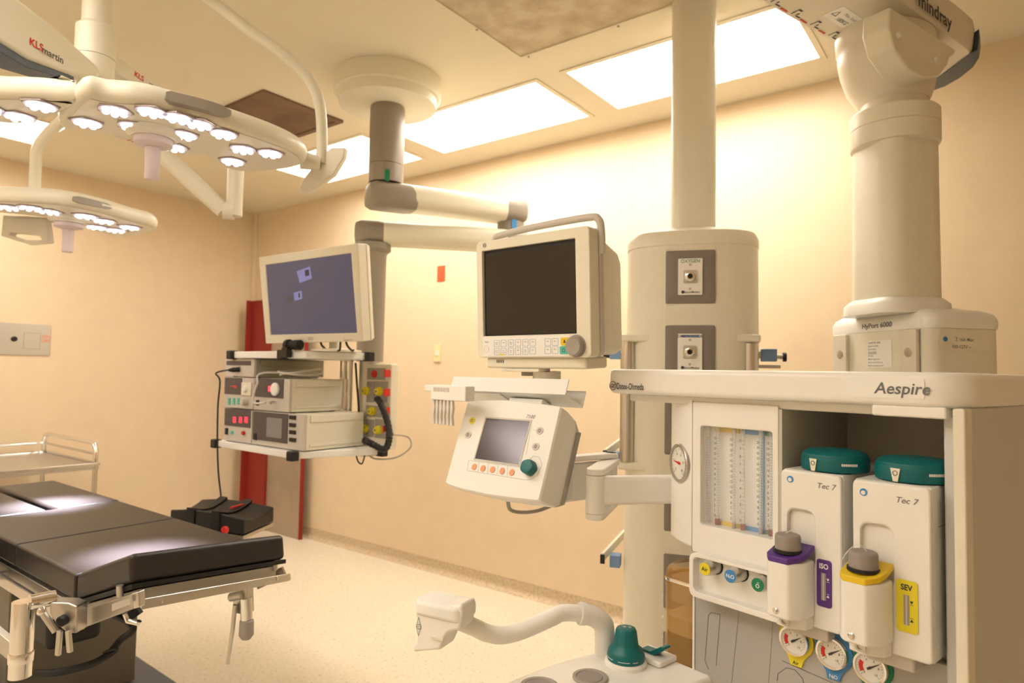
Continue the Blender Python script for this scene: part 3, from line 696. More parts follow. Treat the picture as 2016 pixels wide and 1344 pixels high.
# rear bracket and hinged arm
H1 = atD(1172, 965, 1.50)
rear = DF.P(.03, -.02, -.117)
MB().prism(circ(0, 0, 1), 0, 0) if False else None
def stadium(p, q, r, z0, z1):
    p, q = V(p), V(q); d = V((q.x-p.x, q.y-p.y, 0)).normalized(); a0 = math.atan2(d.y, d.x); out = []
    for i in range(9): a = a0+pi/2+pi*i/8; out.append((p.x+r*cos(a), p.y+r*sin(a)))
    for i in range(9): a = a0-pi/2+pi*i/8; out.append((q.x+r*cos(a), q.y+r*sin(a)))
    return MB().prism(out, z0, z1)
H2 = atD(1203, 920, 1.68); H1z = H1.z
hz1 = H1z+.052; hz0 = H1z-.05
H3 = V((rear.x+.02, rear.y+.02, 0))
stadium((H1.x, H1.y, 0), (H2.x, H2.y, 0), .022, hz1-.017, hz1-.001).obj('upper_link', M.white, vd, bevel=.004)
stadium((H2.x, H2.y, 0), H3, .018, hz1, hz1+.014).obj('upper_link', M.white, vd, bevel=.004)
stadium((H1.x, H1.y, 0), (H2.x, H2.y, 0), .022, hz0-.016, hz0).obj('lower_link', M.white, vd, bevel=.004)
MB().cyl((H2.x, H2.y, hz0-.016), (H2.x, H2.y, hz1+.014), .016, world=True).obj('hinge_pin', M.white, vd)
MB().bar((H2.x, H2.y, (hz0+hz1)/2), (H3.x, H3.y, (hz0+hz1)/2), .02, hz1-hz0-.01).obj('yoke_plate', M.white, vd, bevel=.004)
MB().bar((H3.x-.03, H3.y, (hz0+hz1)/2+.01), (H3.x+.06, H3.y-.01, (hz0+hz1)/2+.01), .05, .09).obj('rear_mount', M.white, vd, bevel=.01)
AE = MF.P(-.212, H1z, -.14)
MB().bar((H1.x, H1.y, H1z), AE, .03, .066).obj('arm_beam', M.white, vd, bevel=.010, seg=3)
MB().cyl((H1.x, H1.y, hz0), (H1.x, H1.y, hz1-.017), .022, world=True).obj('hinge_barrel', M.white, vd)
hzp = smooth([atD(1000, 985, 1.52), atD(1005, 1003, 1.53), atD(1030, 1008, 1.54), atD(1065, 1003, 1.55), atD(1100, 985, 1.56), atD(1115, 960, 1.57)], 6)
MB().tube(hzp, .0045, 8, world=True).obj('display_cable', M.greyp, vd)

# metal tray above it (tilted U channel)
tr = thing('metal_tray', 'white tilted U-channel metal tray above the ventilator display, under the large monitor', 'tray', DF.P(0, .14, -.03))
wt = -.015
tl = DF.px(893, 741, wt); trr = DF.px(1120, 746, wt); br_ = DF.px(1113, 776, wt); bl_ = DF.px(885, 768, wt)
u0_, u1_, v0_, v1_ = (tl[0]+bl_[0])/2, (trr[0]+br_[0])/2, (bl_[1]+br_[1])/2, (tl[1]+trr[1])/2
th = .003
tm = MB(DF); wk = wt-.085
prof = [(v1_, wt), (v0_, wt), (v0_, wk), (v1_+.004, wk), (v1_+.004, wk+th), (v0_+th, wk+th), (v0_+th, wt-th), (v1_, wt-th)]
tm.loft([[(x, a, b) for a, b in prof] for x in (u0_, u1_)]); tm.obj('tray_channel', M.print, tr, bevel=.0006)
MB(DF).box(u0_+.05, u0_+.16, v0_-.003, v0_, wk+.012, wt-.01).obj('mount_plate', M.white, tr, bevel=.001)
MB(DF).box(-.05, .05, .104, v0_-.003, -.09, -.04).obj('tray_bracket', M.white, tr, bevel=.003)

# rack with hanging hooks
hk = thing('hose_hook_rack', 'small white plastic rack with a row of paddle-shaped hooks left of the display', 'hook rack', atD(875, 775, 1.56))
KF = vframe(atD(875, 775, 1.58), -8)
a = KF.px(848, 757); b = KF.px(905, 790)
MB(KF).box(a[0], b[0]+.02, b[1], a[1], -.03, .0).obj('rack_block', M.white, hk, bevel=.003)
c = KF.px(832, 757); d = KF.px(850, 770); MB(KF).box(c[0], d[0], d[1], c[1], -.02, -.006).obj('rack_bar', M.white, hk, bevel=.002)
slot = MB(KF)
for i in range(5): x0 = a[0]+.012+i*.0125; slot.box(x0, x0+.009, a[1]-.016, a[1]-.006, .0002, .001)
slot.obj('rack_slots', M.lgrey, hk)
for i in range(6):
    x0 = a[0]+.006+i*.0145
    y0 = b[1]; y1 = KF.px(860, 835)[1]; L = y0-y1
    p = [(x0-.003, y0), (x0+.003, y0), (x0+.0055, y0-L*.30), (x0+.0022, y0-L*.58), (x0+.002, y0-L*.68), (x0+.0055, y0-L), (x0-.0055, y0-L), (x0-.002, y0-L*.68), (x0-.0022, y0-L*.58), (x0-.0055, y0-L*.30)]
    MB(KF).prism(p, -.012+i*.0005, -.004+i*.0005).obj('hook', M.hose, hk, bevel=.0015)

# ================================================================== patient monitor
GF = Frame((-.904, 1.25, 1.595), (.9987, -.051, 0), (-.0, -.052, .9986))
pm = thing('patient_monitor', 'large cream patient monitor with blank dark screen, key strip and grey handle', 'monitor', GF.P(0, -.18, -.06))
gx = lambda l, w=0: [GF.px(x, y, w) for x, y in l]
o4 = gx([(937, 473), (1163, 447), (1161, 704), (941, 704)])
u0_ = (o4[0][0]+o4[3][0])/2; u1_ = (o4[1][0]+o4[2][0])/2; v1_ = (o4[0][1]+o4[1][1])/2; v0_ = (o4[2][1]+o4[3][1])/2
s4 = gx([(948, 495), (1131, 468), (1135, 656), (952, 662)])
su0 = (s4[0][0]+s4[3][0])/2; su1 = (s4[1][0]+s4[2][0])/2; sv1_ = (s4[0][1]+s4[1][1])/2; sv0_ = (s4[2][1]+s4[3][1])/2
MB(GF).ring(rrect(u0_, u1_, v0_, v1_, .012, 4), rrect(su0, su1, sv0_, sv1_, .002, 4), -.038, 0).obj('front_bezel', M.cream, pm, bevel=.003, seg=3)
MB(GF).prism(rrect(su0-.001, su1+.001, sv0_-.001, sv1_+.001, .002), -.012, -.008).obj('screen_border', M.black, pm)
MB(GF).prism(rrect(su0+.006, su1-.004, sv0_+.004, sv1_-.008, .002), -.008, -.0074).obj('screen', M.glassd, pm)
# rear housing, tapering
rh = rrect(u0_+.008, u1_-.002, v0_+.004, v1_-.02, .02, 4)
MB(GF).loft([[(a, b, w_) for a, b in pp] for pp, w_ in ((rh, -.050), (rh, -.07), ([(a*.97, b*.92-.012) for a, b in rh], -.135), ([(a*.92, b*.84-.02) for a, b in rh], -.16))]).obj('rear_housing', M.cream, pm, bevel=.004, ang=20)
# grey handle band wrapping the right side and over the top
MB(GF).ring(rrect(u0_+.006, u1_+.0035, v0_+.002, v1_+.0, .012, 4), rrect(u0_+.02, u1_-.012, v0_+.012, v1_-.012, .008, 4), -.052, -.0385).obj('side_band', M.lgrey, pm, bevel=.002)
hp_ = [(u0_+.020, v1_-.004, -.045), (u0_+.028, v1_+.012, -.043), (u0_+.05, v1_+.018, -.042), (0, v1_+.024, -.040), (u1_-.03, v1_+.026, -.040), (u1_-.002, v1_+.018, -.042), (u1_+.003, v1_-.01, -.045), (u1_+.003, v1_-.06, -.045)]
MB(GF).tube(smooth(hp_, 6), .0085, 14, flat=(1, 1)).obj('carry_handle', M.lgrey, pm)
# keypad
kp = gx([(951, 664), (1122, 659), (1120, 700), (953, 702)], .001)
ka0, ka1, kb0, kb1 = kp[0][0], kp[1][0], (kp[2][1]+kp[3][1])/2, (kp[0][1]+kp[1][1])/2
kpad = MB(GF).prism(rrect(ka0, ka1, kb0, kb1, .004), .0003, .0012).obj('keypad', M.print, pm)
names = [['Admit Disch', 'Trend', 'Alarms Setup', 'ECG', 'P1/P2', 'Gases'], ['Normal Screen', 'Print Record', 'Zero All', 'NIBP', 'Invas Press', 'Other'], ]
cols = [978, 991.5, 1006, 1020, 1034.5, 1049]
frm = MB(GF); ltr = MB(GF); kc = []
rowp = [(674, -1.0), (690, -1.0)]
kw, kh = .0185, .0175
for r_ in range(2):
    for i, x in enumerate(cols+[1078.5, 1093]):
        y = (676 if r_ == 0 else 692) - (x-978)*.028
        a, b = GF.px(x, y, .0012)
        o = rrect(a-kw/2*.95, a+kw/2*.95, b-kh/2*.95, b+kh/2*.95, .002, 2); ko = MB(GF).ring(o, offs(o, -.0007), .0013, .0016).obj('key', M.pblue, kpad); ltr = MB(GF)
        st = (names[r_]+['Help', 'Menu'])[i].split()
        for j, s__ in enumerate(st): ltr.text(s__, a, b+.002-(j*.004), .0017, .0042, sx=.8)
        ltr.obj('key_lettering', M.ink, kpad)
for x, y, mm, nm in ((1112, 672, M.yellow, 'alarm_key'), (1110, 689, M.mint, 'home_key')):
    a, b = GF.px(x, y, .0012); o = MB(GF).prism(rrect(a-.011, a+.0125, b-.009, b+.009, .003), .0013, .0022).obj(nm, mm, kpad)
    q = MB(GF)
    if mm is M.mint: q.ring([(a-.004, b-.004), (a+.004, b-.004), (a+.004, b+.001), (a, b+.005), (a-.004, b+.001)], [(a-.003, b-.003), (a+.003, b-.003), (a+.003, b+.0008), (a, b+.0037), (a-.003, b+.0008)], .0023, .0026)
    else: q.prism([(a-.004, b-.003), (a+.004, b-.003), (a+.002, b), (a+.0015, b+.004), (a-.0015, b+.004), (a-.002, b)], .0023, .0026)
    q.obj('key_symbol', M.ink, o)
a, b = GF.px(988, 694, .0012); MB(GF).box(a-.008, a+.008, b-.006, b-.003, .0013, .0018).obj('key_underline', M.yel2, kpad)
a, b = GF.px(1133, 681, .004)
MB(GF).lathe([(.0255, .0003), (.0255, .001), (.022, .0015), (.022, .012), (.019, .016), (.012, .0155), (.001, .0135)], (a, b, 0), (0, 0, 1), 44).obj('selector_wheel', M.greyp, pm)
lg = MB(GF); a, b = GF.px(954, 483, .0005); lg.ring(circ(a, b, .0055, 22), circ(a, b, .0045, 22), .0004, .001).text('GE', a, b, .001, .0065)
a, b = GF.px(959, 673, .0005); lg.text('B650', a, b, .0016, .006); a, b = GF.px(958, 687, .001); lg.ring(circ(a, b, .0085, 22), circ(a, b, .0082, 22), .0013, .0016).text('I', a, b, .0016, .006)
lg.obj('maker_lettering', M.inkg, pm)
# chin, speaker slots and mount
MB(GF).box(u0_+.02, u1_-.02, v0_-.026, v0_+.001, -.10, -.010).obj('chin', M.cream, pm, bevel=.006, seg=3)
q = MB(GF)
for i in range(5): q.box(u0_+.055+i*.005, u0_+.057+i*.005, v0_-.013, v0_-.005, -.0099, -.0093)
q.obj('speaker_slots', M.black, pm)
MB(GF).box(u0_+.075, u0_+.19, v0_-.034, v0_-.0262, -.05, -.004).obj('latch_plate', M.cream, pm, bevel=.002)
MB(GF).lathe([(.034, 0), (.034, -.018), (.028, -.026)], (u0_+.175, v0_-.0345, -.055), (0, 1, 0), 30).obj('swivel_mount', M.beige, pm)
MB(GF).box(u0_+.115, u0_+.16, v0_-.045, v0_-.0343, -.06, -.03).obj('mount_block', M.greyp, pm, bevel=.002)
mb_ = GF.P(u0_+.172, v0_-.061, -.055)
MB().cyl(mb_, (mb_.x, mb_.y, DF.P(0, v0_, 0).z), .001, world=True) if False else None
pz = DF.P(0.02, .106, -.07)
MB().cyl(mb_ + V((0, 0, .001)), (mb_.x, mb_.y, mb_.z-.045), .02, world=True).obj('support_post', M.beige, pm)

# ================================================================== tall gas tower
tc_ = atD(1363, 740, 2.40); tcx, tcy = tc_.x, tc_.y
nn = V((-tcx, -tcy, 0)).normalized(); uu_ = V((0, 0, 1)).cross(nn)     # n towards the camera side
GT = Frame((tcx, tcy, 0), uu_, (0, 0, 1))
gt = thing('gas_supply_tower', 'cream ceiling-hung gas tower with grey outlet plates behind the anaesthesia machine', 'gas tower', (tcx, tcy, CZ))
GTt = Frame((tcx, tcy, 0), GT.u, -GT.n)
a0 = GT.px(1237, 560, .0)[0]; a1 = GT.px(1492, 560, .0)[0]; HW = (a1-a0)/2; cxo = (a0+a1)/2
def plan(s, hw=HW, d=.17):
    pts = []
    for i in range(40):
        t = 2*pi*i/40; c_, s_ = cos(t), sin(t); e = .62
        pts.append((cxo + hw*s*math.copysign(abs(c_)**e, c_), d*s*math.copysign(abs(s_)**.8, s_)))
    return pts
ztop = GT.px(1365, 470, .1)[1]; zcap = GT.px(1365, 480, .17)[1]
zb = .34
MB(GTt).loft([[(a, b, z) for a, b in pp] for pp, z in ((plan(.96), zb), (plan(1.03), zb+.02), (plan(1.0), zcap))]).obj('tower_body', M.cream, gt)
MB(GTt).loft([[(a, b, z) for a, b in pp] for pp, z in ((plan(1.01), zcap+.0005), (plan(1.012), zcap+.03), (plan(.97), zcap+.05), (plan(.80), zcap+.065), (plan(.3), zcap+.07))]).obj('tower_cap', M.cream, gt)
cu_ = GT.px(1365, 300, 0)[0]; cr = (GT.px(1408, 300, 0)[0]-GT.px(1321, 300, 0)[0])/2
MB(GTt).loft([[(cu_+a, b, z) for a, b in rrect(-cr*s, cr*s, -cr*s, cr*s, cr*.55*s, 5)] for s, z in ((1.12, zcap+.0685), (1.12, zcap+.075), (1, zcap+.082), (1, CZ-.001))]).obj('ceiling_column', M.cream, gt)
MB(GTt).lathe([(.105, 0), (.105, -.004)], (cu_, 0, CZ-.0005), k=40).obj('ceiling_flange', M.cream, gt)
q = MB(GTt); q.prism(plan(1.0045, d=.171), zcap-.001, zcap+.0015); q.obj('cap_seam', M.beige, gt)
fwn = .1695
pc = [(1359, 545), (1357, 693)]
z1_ = GT.px(1359, 545, fwn)[1]; z2_ = GT.px(1357, 693, fwn)[1]; dz = z1_-z2_
hw_ = (GT.px(1408, 545, fwn)[0]-GT.px(1310, 545, fwn)[0])/2; hh = (GT.px(1359, 493, fwn)[1]-GT.px(1359, 597, fwn)[1])/2
uo = GT.px(1359, 545, fwn)[0]
q = MB(GT).box(uo-hw_-.004, uo+hw_+.004, zb+.03, zcap-.012, .155, fwn-.001).obj('front_spine', M.cream, gt, bevel=.004)
for i in range(6):
    zc = z1_-dz*i
    pl_ = MB(GT).loft([[(uo+a, zc+b, w_) for a, b in rrect(-hw_*s, hw_*s, -hh*s, hh*s, .006, 3)] for s, w_ in ((1, fwn-.002), (1, fwn+.004), (.96, fwn+.006), (.56, fwn+.002))]).obj('outlet_surround', M.dplate, gt)
    if i < 2:
        hx, hy = hw_*.49, hh*.69
        fp = MB(GT).prism(rrect(uo-hx, uo+hx, zc-hy, zc+hy, .004), fwn+.002, fwn+.0085).obj('outlet_plate', M.white, pl_, bevel=.001)
        sq_ = MB(GT).prism(rrect(uo-hx*.55, uo+hx*.55, zc-hx*.55, zc+hx*.55, .005), fwn+.0086, fwn+.012).obj('outlet_escutcheon', M.satin, fp, bevel=.001)
        MB(GT).lathe([(.017, .012), (.017, .022), (.012, .024), (.009, .024), (.009, .016)], (uo, zc, fwn), (0, 0, 1), 24).obj('outlet_socket', M.chrome, fp)
        MB(GT).lathe([(.0085, .0163), (.0085, .0168)], (uo, zc, fwn), (0, 0, 1), 20).obj('socket_bore', M.black, fp)
        t_ = MB(GT)
        for s in (1, -1): t_.lathe([(.0045, .0086), (.0035, .0098), (.001, .0098)], (uo, zc+s*hy*.66, fwn), (0, 0, 1), 12)
        t_.obj('plate_screws', M.satin, fp)
        if i == 0: MB(GT).text('OXYGEN', uo, zc+hy*.86, fwn+.0089, .0175, sx=.88, bold=.01).obj('gas_lettering', M.green, fp)
        else:
            MB(GT).box(uo-hx*.72, uo+hx*.72, zc+hy*.80, zc+hy*.93, fwn+.0086, fwn+.009).obj('gas_band', M.pblue, fp)
            MB(GT).text('CARBON DIOXIDE', uo, zc+hy*.865, fwn+.0093, .0125, sx=.78, bold=.02).obj('gas_lettering', M.ink, fp)
        MB(GT).prism(circ(uo-hx*.6, zc-hy*.84, .0055, 16), fwn+.0086, fwn+.009).text('BeaconMedaes', uo+hx*.12, zc-hy*.84, fwn+.009, .0105, sx=.85, bold=.01).obj('maker_lettering', M.ink, fp)
# rails left and right with brackets, clamps
def rail(xc, ytop, ybot, name='rail_tube'):
    w_ = .12
    a, zt_ = GT.px(xc, ytop, w_); _, zb_ = GT.px(xc, ybot, w_)
    r_ = MB(GT).cyl((a, zb_, w_), (a, zt_, w_), .0255, k=24).obj(name, M.steel, gt)
    return a, zb_, zt_
la, lb_, lt = rail(1236, 672, 908); ra, rb, rt_ = rail(1477, 676, 908)
for a, s in ((la, 1), (ra, -1)):
    for z in (lt+.012, lb_-.014):
        MB(GTt).prism([(a-s*.033, -.14), (a+s*.10, -.16), (a+s*.10, -.10), (a-s*.033, -.085)], z-.014, z+.014).obj('rail_bracket', M.cream, gt, bevel=.008, seg=3)
def siderail(x, y, side, w_=.05, lx=None):
    a, z = GT.px(x, y, w_)
    MB(GT).bar(GT.P(a, z+.006, w_+.05), GT.P(a+.06*side*-1, z+.05, w_-.16), .012, .028).obj('side_rail', M.cream, gt, bevel=.002)
    MB(GT).bar(GT.P(a-.0, z, w_+.052), GT.P(a-.0, z, w_+.06), .016, .032).obj('rail_end_cap', M.black, gt, bevel=.001)
    c_ = MB(GT).box(a+(.022 if side < 0 else -.06), a+(.06 if side < 0 else -.022), z-.035, z+.008, w_-.02, w_+.03).obj('rail_clamp', M.pblue, gt, bevel=.003)
siderail(1195, 892, -1); siderail(1190, 1092, -1)
a, z = GT.px(1211, 698, .03); MB(GT).box(a-.02, a+.022, z-.017, z+.017, .0, .04).obj('rail_clamp', M.pblue, gt, bevel=.003)
MB(GT).box(a-.045, a-.0205, z-.012, z+.012, .01, .03).obj('clamp_knob', M.black, gt, bevel=.003)
MB(GT).box(a+.0225, a+.05, z-.01, z+.01, .005, .035).obj('clamp_stem', M.cream, gt)
a, z = GT.px(1514, 699, .03); MB(GT).box(a-.026, a+.026, z-.022, z+.022, .0, .04).obj('rail_clamp', M.pblue, gt, bevel=.003)
MB(GT).box(a-.05, a-.0265, z-.012, z+.012, .005, .035).obj('clamp_stem', M.cream, gt)
MB(GT).cyl((a+.0265, z-.004, .02), (a+.046, z-.006, .02), .009).obj('clamp_screw', M.satin, gt)
MB(GT).cyl((a+.0465, z-.006, .02), (a+.058, z-.006, .02), .016).obj('clamp_knob', M.black, gt)
MB(GT).box(a-.05, a+.04, z-.046, z-.034, .0, .02).obj('clamp_rail', M.satin, gt, bevel=.002)

# ================================================================== right pendant with heavy ceiling arm
pc_ = atD(1762, 450, 2.1); PX, PY = pc_.x, pc_.y
rp = thing('ceiling_supply_pendant', 'cream supply pendant on a heavy overhead arm at the right, behind the anaesthesia machine', 'pendant', (PX, PY, CZ))
RB = vframe((-.262, 2.466, 0), -42.6)       # body yaw
Rt = Frame(RB.o, RB.u, -RB.n)
Rc_ = Frame((PX, PY, 0), RB.u, -RB.n)
zcol0 = atD(1762, 612, 2.05).z; zcol1 = atD(1755, 285, 2.1).z
cw = .105
MB(Rc_).loft([[(a, b, z) for a, b in rrect(-cw*s, cw*s, -cw*s, cw*s, .06*s, 5)] for s, z in ((1.0, zcol0+.003), (.97, zcol1))]).obj('drop_column', M.cream, rp, ang=40)
# body box
zB0, zB1 = 1.12, atD(1835, 645, 1.9).z
bu0, bu1, bd0, bd1 = -.222, .222, -.11, .14
bo = rrect(bu0, bu1, bd0, bd1, .04, 6)
MB(Rt).prism(bo, zB0, zB1).obj('service_head', M.cream, rp, ang=40)
cpz = [(1.01, zB1+.0005), (1.02, zB1+.008), (1.02, zB1+.028), (.98, zB1+.045), (.86, zB1+.058), (.66, zB1+.066), (.60, zB1+.07)]
sc = lambda poly, s: [(a*s, b*s) for a, b in poly]
cap = MB(Rt).loft([[(a, b, z) for a, b in sc(bo, s)] for s, z in cpz]).obj('head_cap', M.white, rp, ang=50)
MB(Rc_).loft([[(a, b, z) for a, b in rrect(-cw*s, cw*s, -cw*s, cw*s, .06*s, 5)] for s, z in ((1.22, zB1+.05), (1.2, zB1+.082), (1.08, zB1+.095), (1.03, zB1+.10))]).obj('column_collar', M.white, rp, ang=50)
MB(RB).text('HyPort 6000', RB.px(1726, 640, .113)[0], RB.px(1726, 640, .113)[1], .1135, .022, bold=.02, sx=1.15).obj('model_lettering', M.inkg, cap)
# rails on the near face
for uu2 in (RB.px(1655, 690, .12)[0], RB.px(1789, 690, .12)[0]):
    rl = MB(RB).box(uu2-.036, uu2+.032, zB0, zB1-.002, .1105, .124).obj('mounting_rail', M.beige, rp, bevel=.003)
    MB(RB).lathe([(.0145, 0), (.0145, .0015), (.012, .002), (.001, .002)], (uu2+.002, zB1-.07, .124), (0, 0, 1), 24).obj('rail_bolt', M.satin, rl)
MB(RB).box(.186, .188, zB0, zB1-.001, .1103, .1112).obj('panel_seam', M.greyp, rp)
st = MB(RB).box(-.03, .075, zB1-.115, zB1-.028, .1103, .1112).obj('rating_sticker', M.print, rp)
lt_ = MB(RB)
for i, (tx, sz_) in enumerate((('HOSPITAL 6000', .008), ('Supply Unit 6000', .0065), ('SN 24 180 07', .0065), ('||||||||||||||||', .009), ('2013-08', .0065), ('Medical supply unit ~', .0065), ('Read manual before use', .0065), ('Made for operating room', .0065))):
    lt_.text(tx, -.026, zB1-.035-i*.0105, .1115, sz_, 'LEFT', bold=.01)
lt_.obj('sticker_lettering', M.inkg, st)
RS = Frame(Rt.P(bu1+.0005, 0, 0), -RB.n, (0, 0, 1))   # right face of the head
st = MB(RS).box(-.085, .085, zB1-.065, zB1-.018, .0, .0009).obj('power_sticker', M.cream, rp)
q = MB(RS).text('\u03a3 16A Max', .005, zB1-.032, .0013, .0135, bold=.01).text('100-127V ~', -.005, zB1-.053, .0013, .0135, bold=.01).obj('power_lettering', M.inkg, st)
MB(RS).prism(circ(-.06, zB1-.032, .0075, 18), .001, .0014).obj('blue_symbol', M.blue, st)
# collar and joint
zc0 = atD(1755, 262, 1.97).z; zc1 = atD(1755, 187, 1.97).z
MB().lathe([(.11, 0), (.126, .004), (.129, .012), (.129, (zc1-zc0)*.52), (.127, (zc1-zc0)*.53)], (PX, PY, zc0), k=56).obj('brake_ring', M.cream, rp)
MB().lathe([(.1265, 0), (.129, .003), (.129, (zc1-zc0)*.42), (.125, (zc1-zc0)*.46), (.10, (zc1-zc0)*.47)], (PX, PY, zc0+(zc1-zc0)*.535), k=56).obj('brake_ring', M.cream, rp)
zj = atD(1755, 130, 2.0).z
MB().cyl((PX, PY, zc1-.006), (PX, PY, zj+.02), .098, .092, k=48, world=True).obj('neck', M.beige, rp)
ad = V((-.303, -.953, 0)).normalized()          # arm runs back over the camera's right
AF = Frame((PX, PY, 0), -ad, V((0, 0, 1)).cross(-ad))   # u = towards wall end, v = left, n = up
za = 2.50; zat = 2.62
Lb = 1.65
prof = [(-Lb, .125), (.40, .125), (.46, .115), (.49, .09), (.485, .04), (.45, -.02), (.40, -.07), (.34, -.105), (.27, -.123), (.20, -.125), (-Lb, -.125)]
arm = MB(AF).loft([[(a, b*s, z) for a, b in prof] for s, z in ((.96, za), (1, za+.006), (1.06, za+.06), (1.06, zat-.02), (.96, zat))]).obj('overhead_arm', M.beige, rp, ang=40)
sp2 = [(a*1.0+.012 if a > 0 else a, b) for a, b in prof[2:9]]
MB(AF).loft([[(a+.004+o_, b*s, z) for a, b in prof[2:9]] for s, o_, z in ((1.02, .004, za-.004), (1.10, .016, za+.004), (1.13, .022, za+.04), (1.13, .022, za+.075))]).obj('blue_end_cap', M.slate, rp, ang=40)
# joint bowl below the arm
MB(AF).loft([[(uc_+ru*cos(2*pi*i/48), vc_+rv*sin(2*pi*i/48), z) for i in range(48)] for uc_, ru, vc_, rv, z in ((0, .098, 0, .098, 2.285), (0, .112, .004, .108, 2.30), (-.005, .145, .010, .122, 2.335), (-.01, .168, .014, .130, 2.385), (-.012, .178, .016, .133, 2.43), (-.012, .176, .016, .131, 2.445), (-.014, .185, .016, .134, 2.455), (-.016, .19, .016, .134, za-.0015))]).obj('joint_bowl', M.beige, rp, ang=60)
jd = Frame(V((PX, PY, 0)), V((-.75, .55, 0)), (0, 0, 1))
dc = atD(1700, 160, 2.0)
jn = V((-PX, -PY, 0)).normalized(); jn = (jn + V((-.8, .25, 0))*.9).normalized()
JF = Frame(V((PX, PY, 2.385)) + AF.v*.02 + jn*.08, V((0, 0, 1)).cross(jn), (0, 0, 1))
MB(JF).lathe([(.086, -.04), (.086, .012), (.08, .022), (.001, .028)], (0, 0, 0), (0, 0, 1), 44).obj('brake_disc', M.beige, rp, ang=40)
jside = Frame(AF.P(0, -.126, 0), AF.u, (0, 0, 1))
cover = [jside.px(x, y) for x, y in ((1748, 14), (1746, 55), (1757, 98), (1785, 138), (1815, 156), (1845, 152), (1862, 130), (1866, 115), (1878, 106), (1876, 97))]
MB(jside).prism(cover, -.07, .006).obj('joint_cover', M.cream, rp, bevel=.008, seg=4)
for x_, y_ in ((1769, 69), (1841, 117)):
    a_, b_ = jside.px(x_, y_, .008); MB(jside).lathe([(.009, .006), (.009, .010), (.006, .014), (.001, .015)], (a_, b_, 0), (0, 0, 1), 18).obj('cover_screw', M.print, rp)
# print on the arm
und = Frame(AF.P(0, 0, za), AF.u, AF.v*-1)
tf = Frame(AF.P(0, -.1325, 0), AF.u, (0, 0, 1))
ty = tf.px(1873, 50)
MB(tf).text('mindray', ty[0], ty[1]+.006, .0015, .062, 'RIGHT', sx=1.15, bold=.02).obj('maker_lettering', M.ink, arm)
stf = Frame(AF.P(0, 0, za-.0006), AF.u, -AF.v)
c_ = stf.px(1663, 38)
q = MB(stf).prism([(c_[0]-.075, c_[1]-.03), (c_[0]+.045, c_[1]-.03), (c_[0]+.045, c_[1]+.035), (c_[0]-.075, c_[1]+.035)], 0, .0005).obj('load_sticker', M.print, arm)
MB(stf).text('Max. load', c_[0]+.005, c_[1]+.016, .0009, .016).text('180KG', c_[0]+.005, c_[1]-.010, .0009, .02, bold=.02).ring([(c_[0]-.065, c_[1]-.008), (c_[0]-.038, c_[1]-.008), (c_[0]-.0515, c_[1]+.016)], [(c_[0]-.061, c_[1]-.0055), (c_[0]-.042, c_[1]-.0055), (c_[0]-.0515, c_[1]+.012)], .0006, .001).obj('load_lettering', M.inkg, q)
pmk = MB(stf); pmr = MB(stf)
e_ = stf.px(1600, 66)
for i in range(8):
    x0 = e_[0]+.03-i*.105; y0_ = -.112
    pmr.box(x0-.035, x0, y0_, y0_+.006, .0004, .001)
    pmk.box(x0+.018, x0+.0205, y0_+.004, y0_+.034, .0004, .001).box(x0+.0205, x0+.034, y0_+.028, y0_+.034, .0004, .001).box(x0+.036, x0+.040, y0_+.012, y0_+.020, .0004, .001).box(x0+.040, x0+.062, y0_+.004, y0_+.008, .0004, .001)
pmk.obj('position_marks', M.ink, arm); pmr.obj('red_position_marks', M.red, arm)
e = AF.P(-Lb+.12, 0, 0)
MB().lathe([(.12, zat-.01), (.12, CZ-.03), (.22, CZ-.029), (.22, CZ-.001)], (e.x, e.y, 0), k=40).obj('ceiling_flange', M.cream, rp)

# ================================================================== equipment pendant: ceiling plate, two arms, drop post, shelves
c = atZ(765, 158, CZ); ox, oy = c.x, c.y
ep = thing('equipment_pendant', 'grey and cream double-arm ceiling pendant carrying two equipment shelves and an outlet block', 'pendant', (ox, oy, CZ))
MB().lathe([(.252, -.001), (.252, -.085), (.248, -.09), (.235, -.092), (.232, -.13), (.222, -.135), (.001, -.136)], (ox, oy, CZ), k=56).obj('ceiling_plate', M.cream, ep)
q = MB()
for i in range(6):
    a = i*pi/3+.3; q.lathe([(.006, -.1362), (.004, -.138)], (ox+.19*cos(a), oy+.19*sin(a), CZ), k=10)
z2 = atD(755, 345, 3.0).z
zs = atD(760, 308, 3.0).z
MB().lathe([(.08, CZ-.136), (.083, CZ-.15), (.083, zs+.002)], (ox, oy, 0), k=40).obj('ceiling_post', M.knuck, ep)
jt = MB().lathe([(.083, zs), (.083, z2)], (ox, oy, 0), k=40).obj('post_joint', M.knuck, ep)
tgf = Frame((ox, oy, 0), V((.95, .3, 0)), (0, 0, 1))
q = atD(768, 326, 2.92); nq = V((q.x-ox, q.y-oy, 0)).normalized()
lf = Frame((ox+nq.x*.083, oy+nq.y*.083, q.z), V((0, 0, 1)).cross(nq), (0, 0, 1))
MB(lf).prism(rrect(-.011, .011, -.028, .028, .010), -.004, .002).obj('green_tag', M.green, jt)
za1 = z2-.058
e1 = atZ(1006, 418, za1)
d1 = V((e1.x-ox, e1.y-oy, 0)); L1 = d1.length; d1.normalize()
A1 = Frame((ox, oy, za1), d1, V((0, 0, 1)).cross(d1))
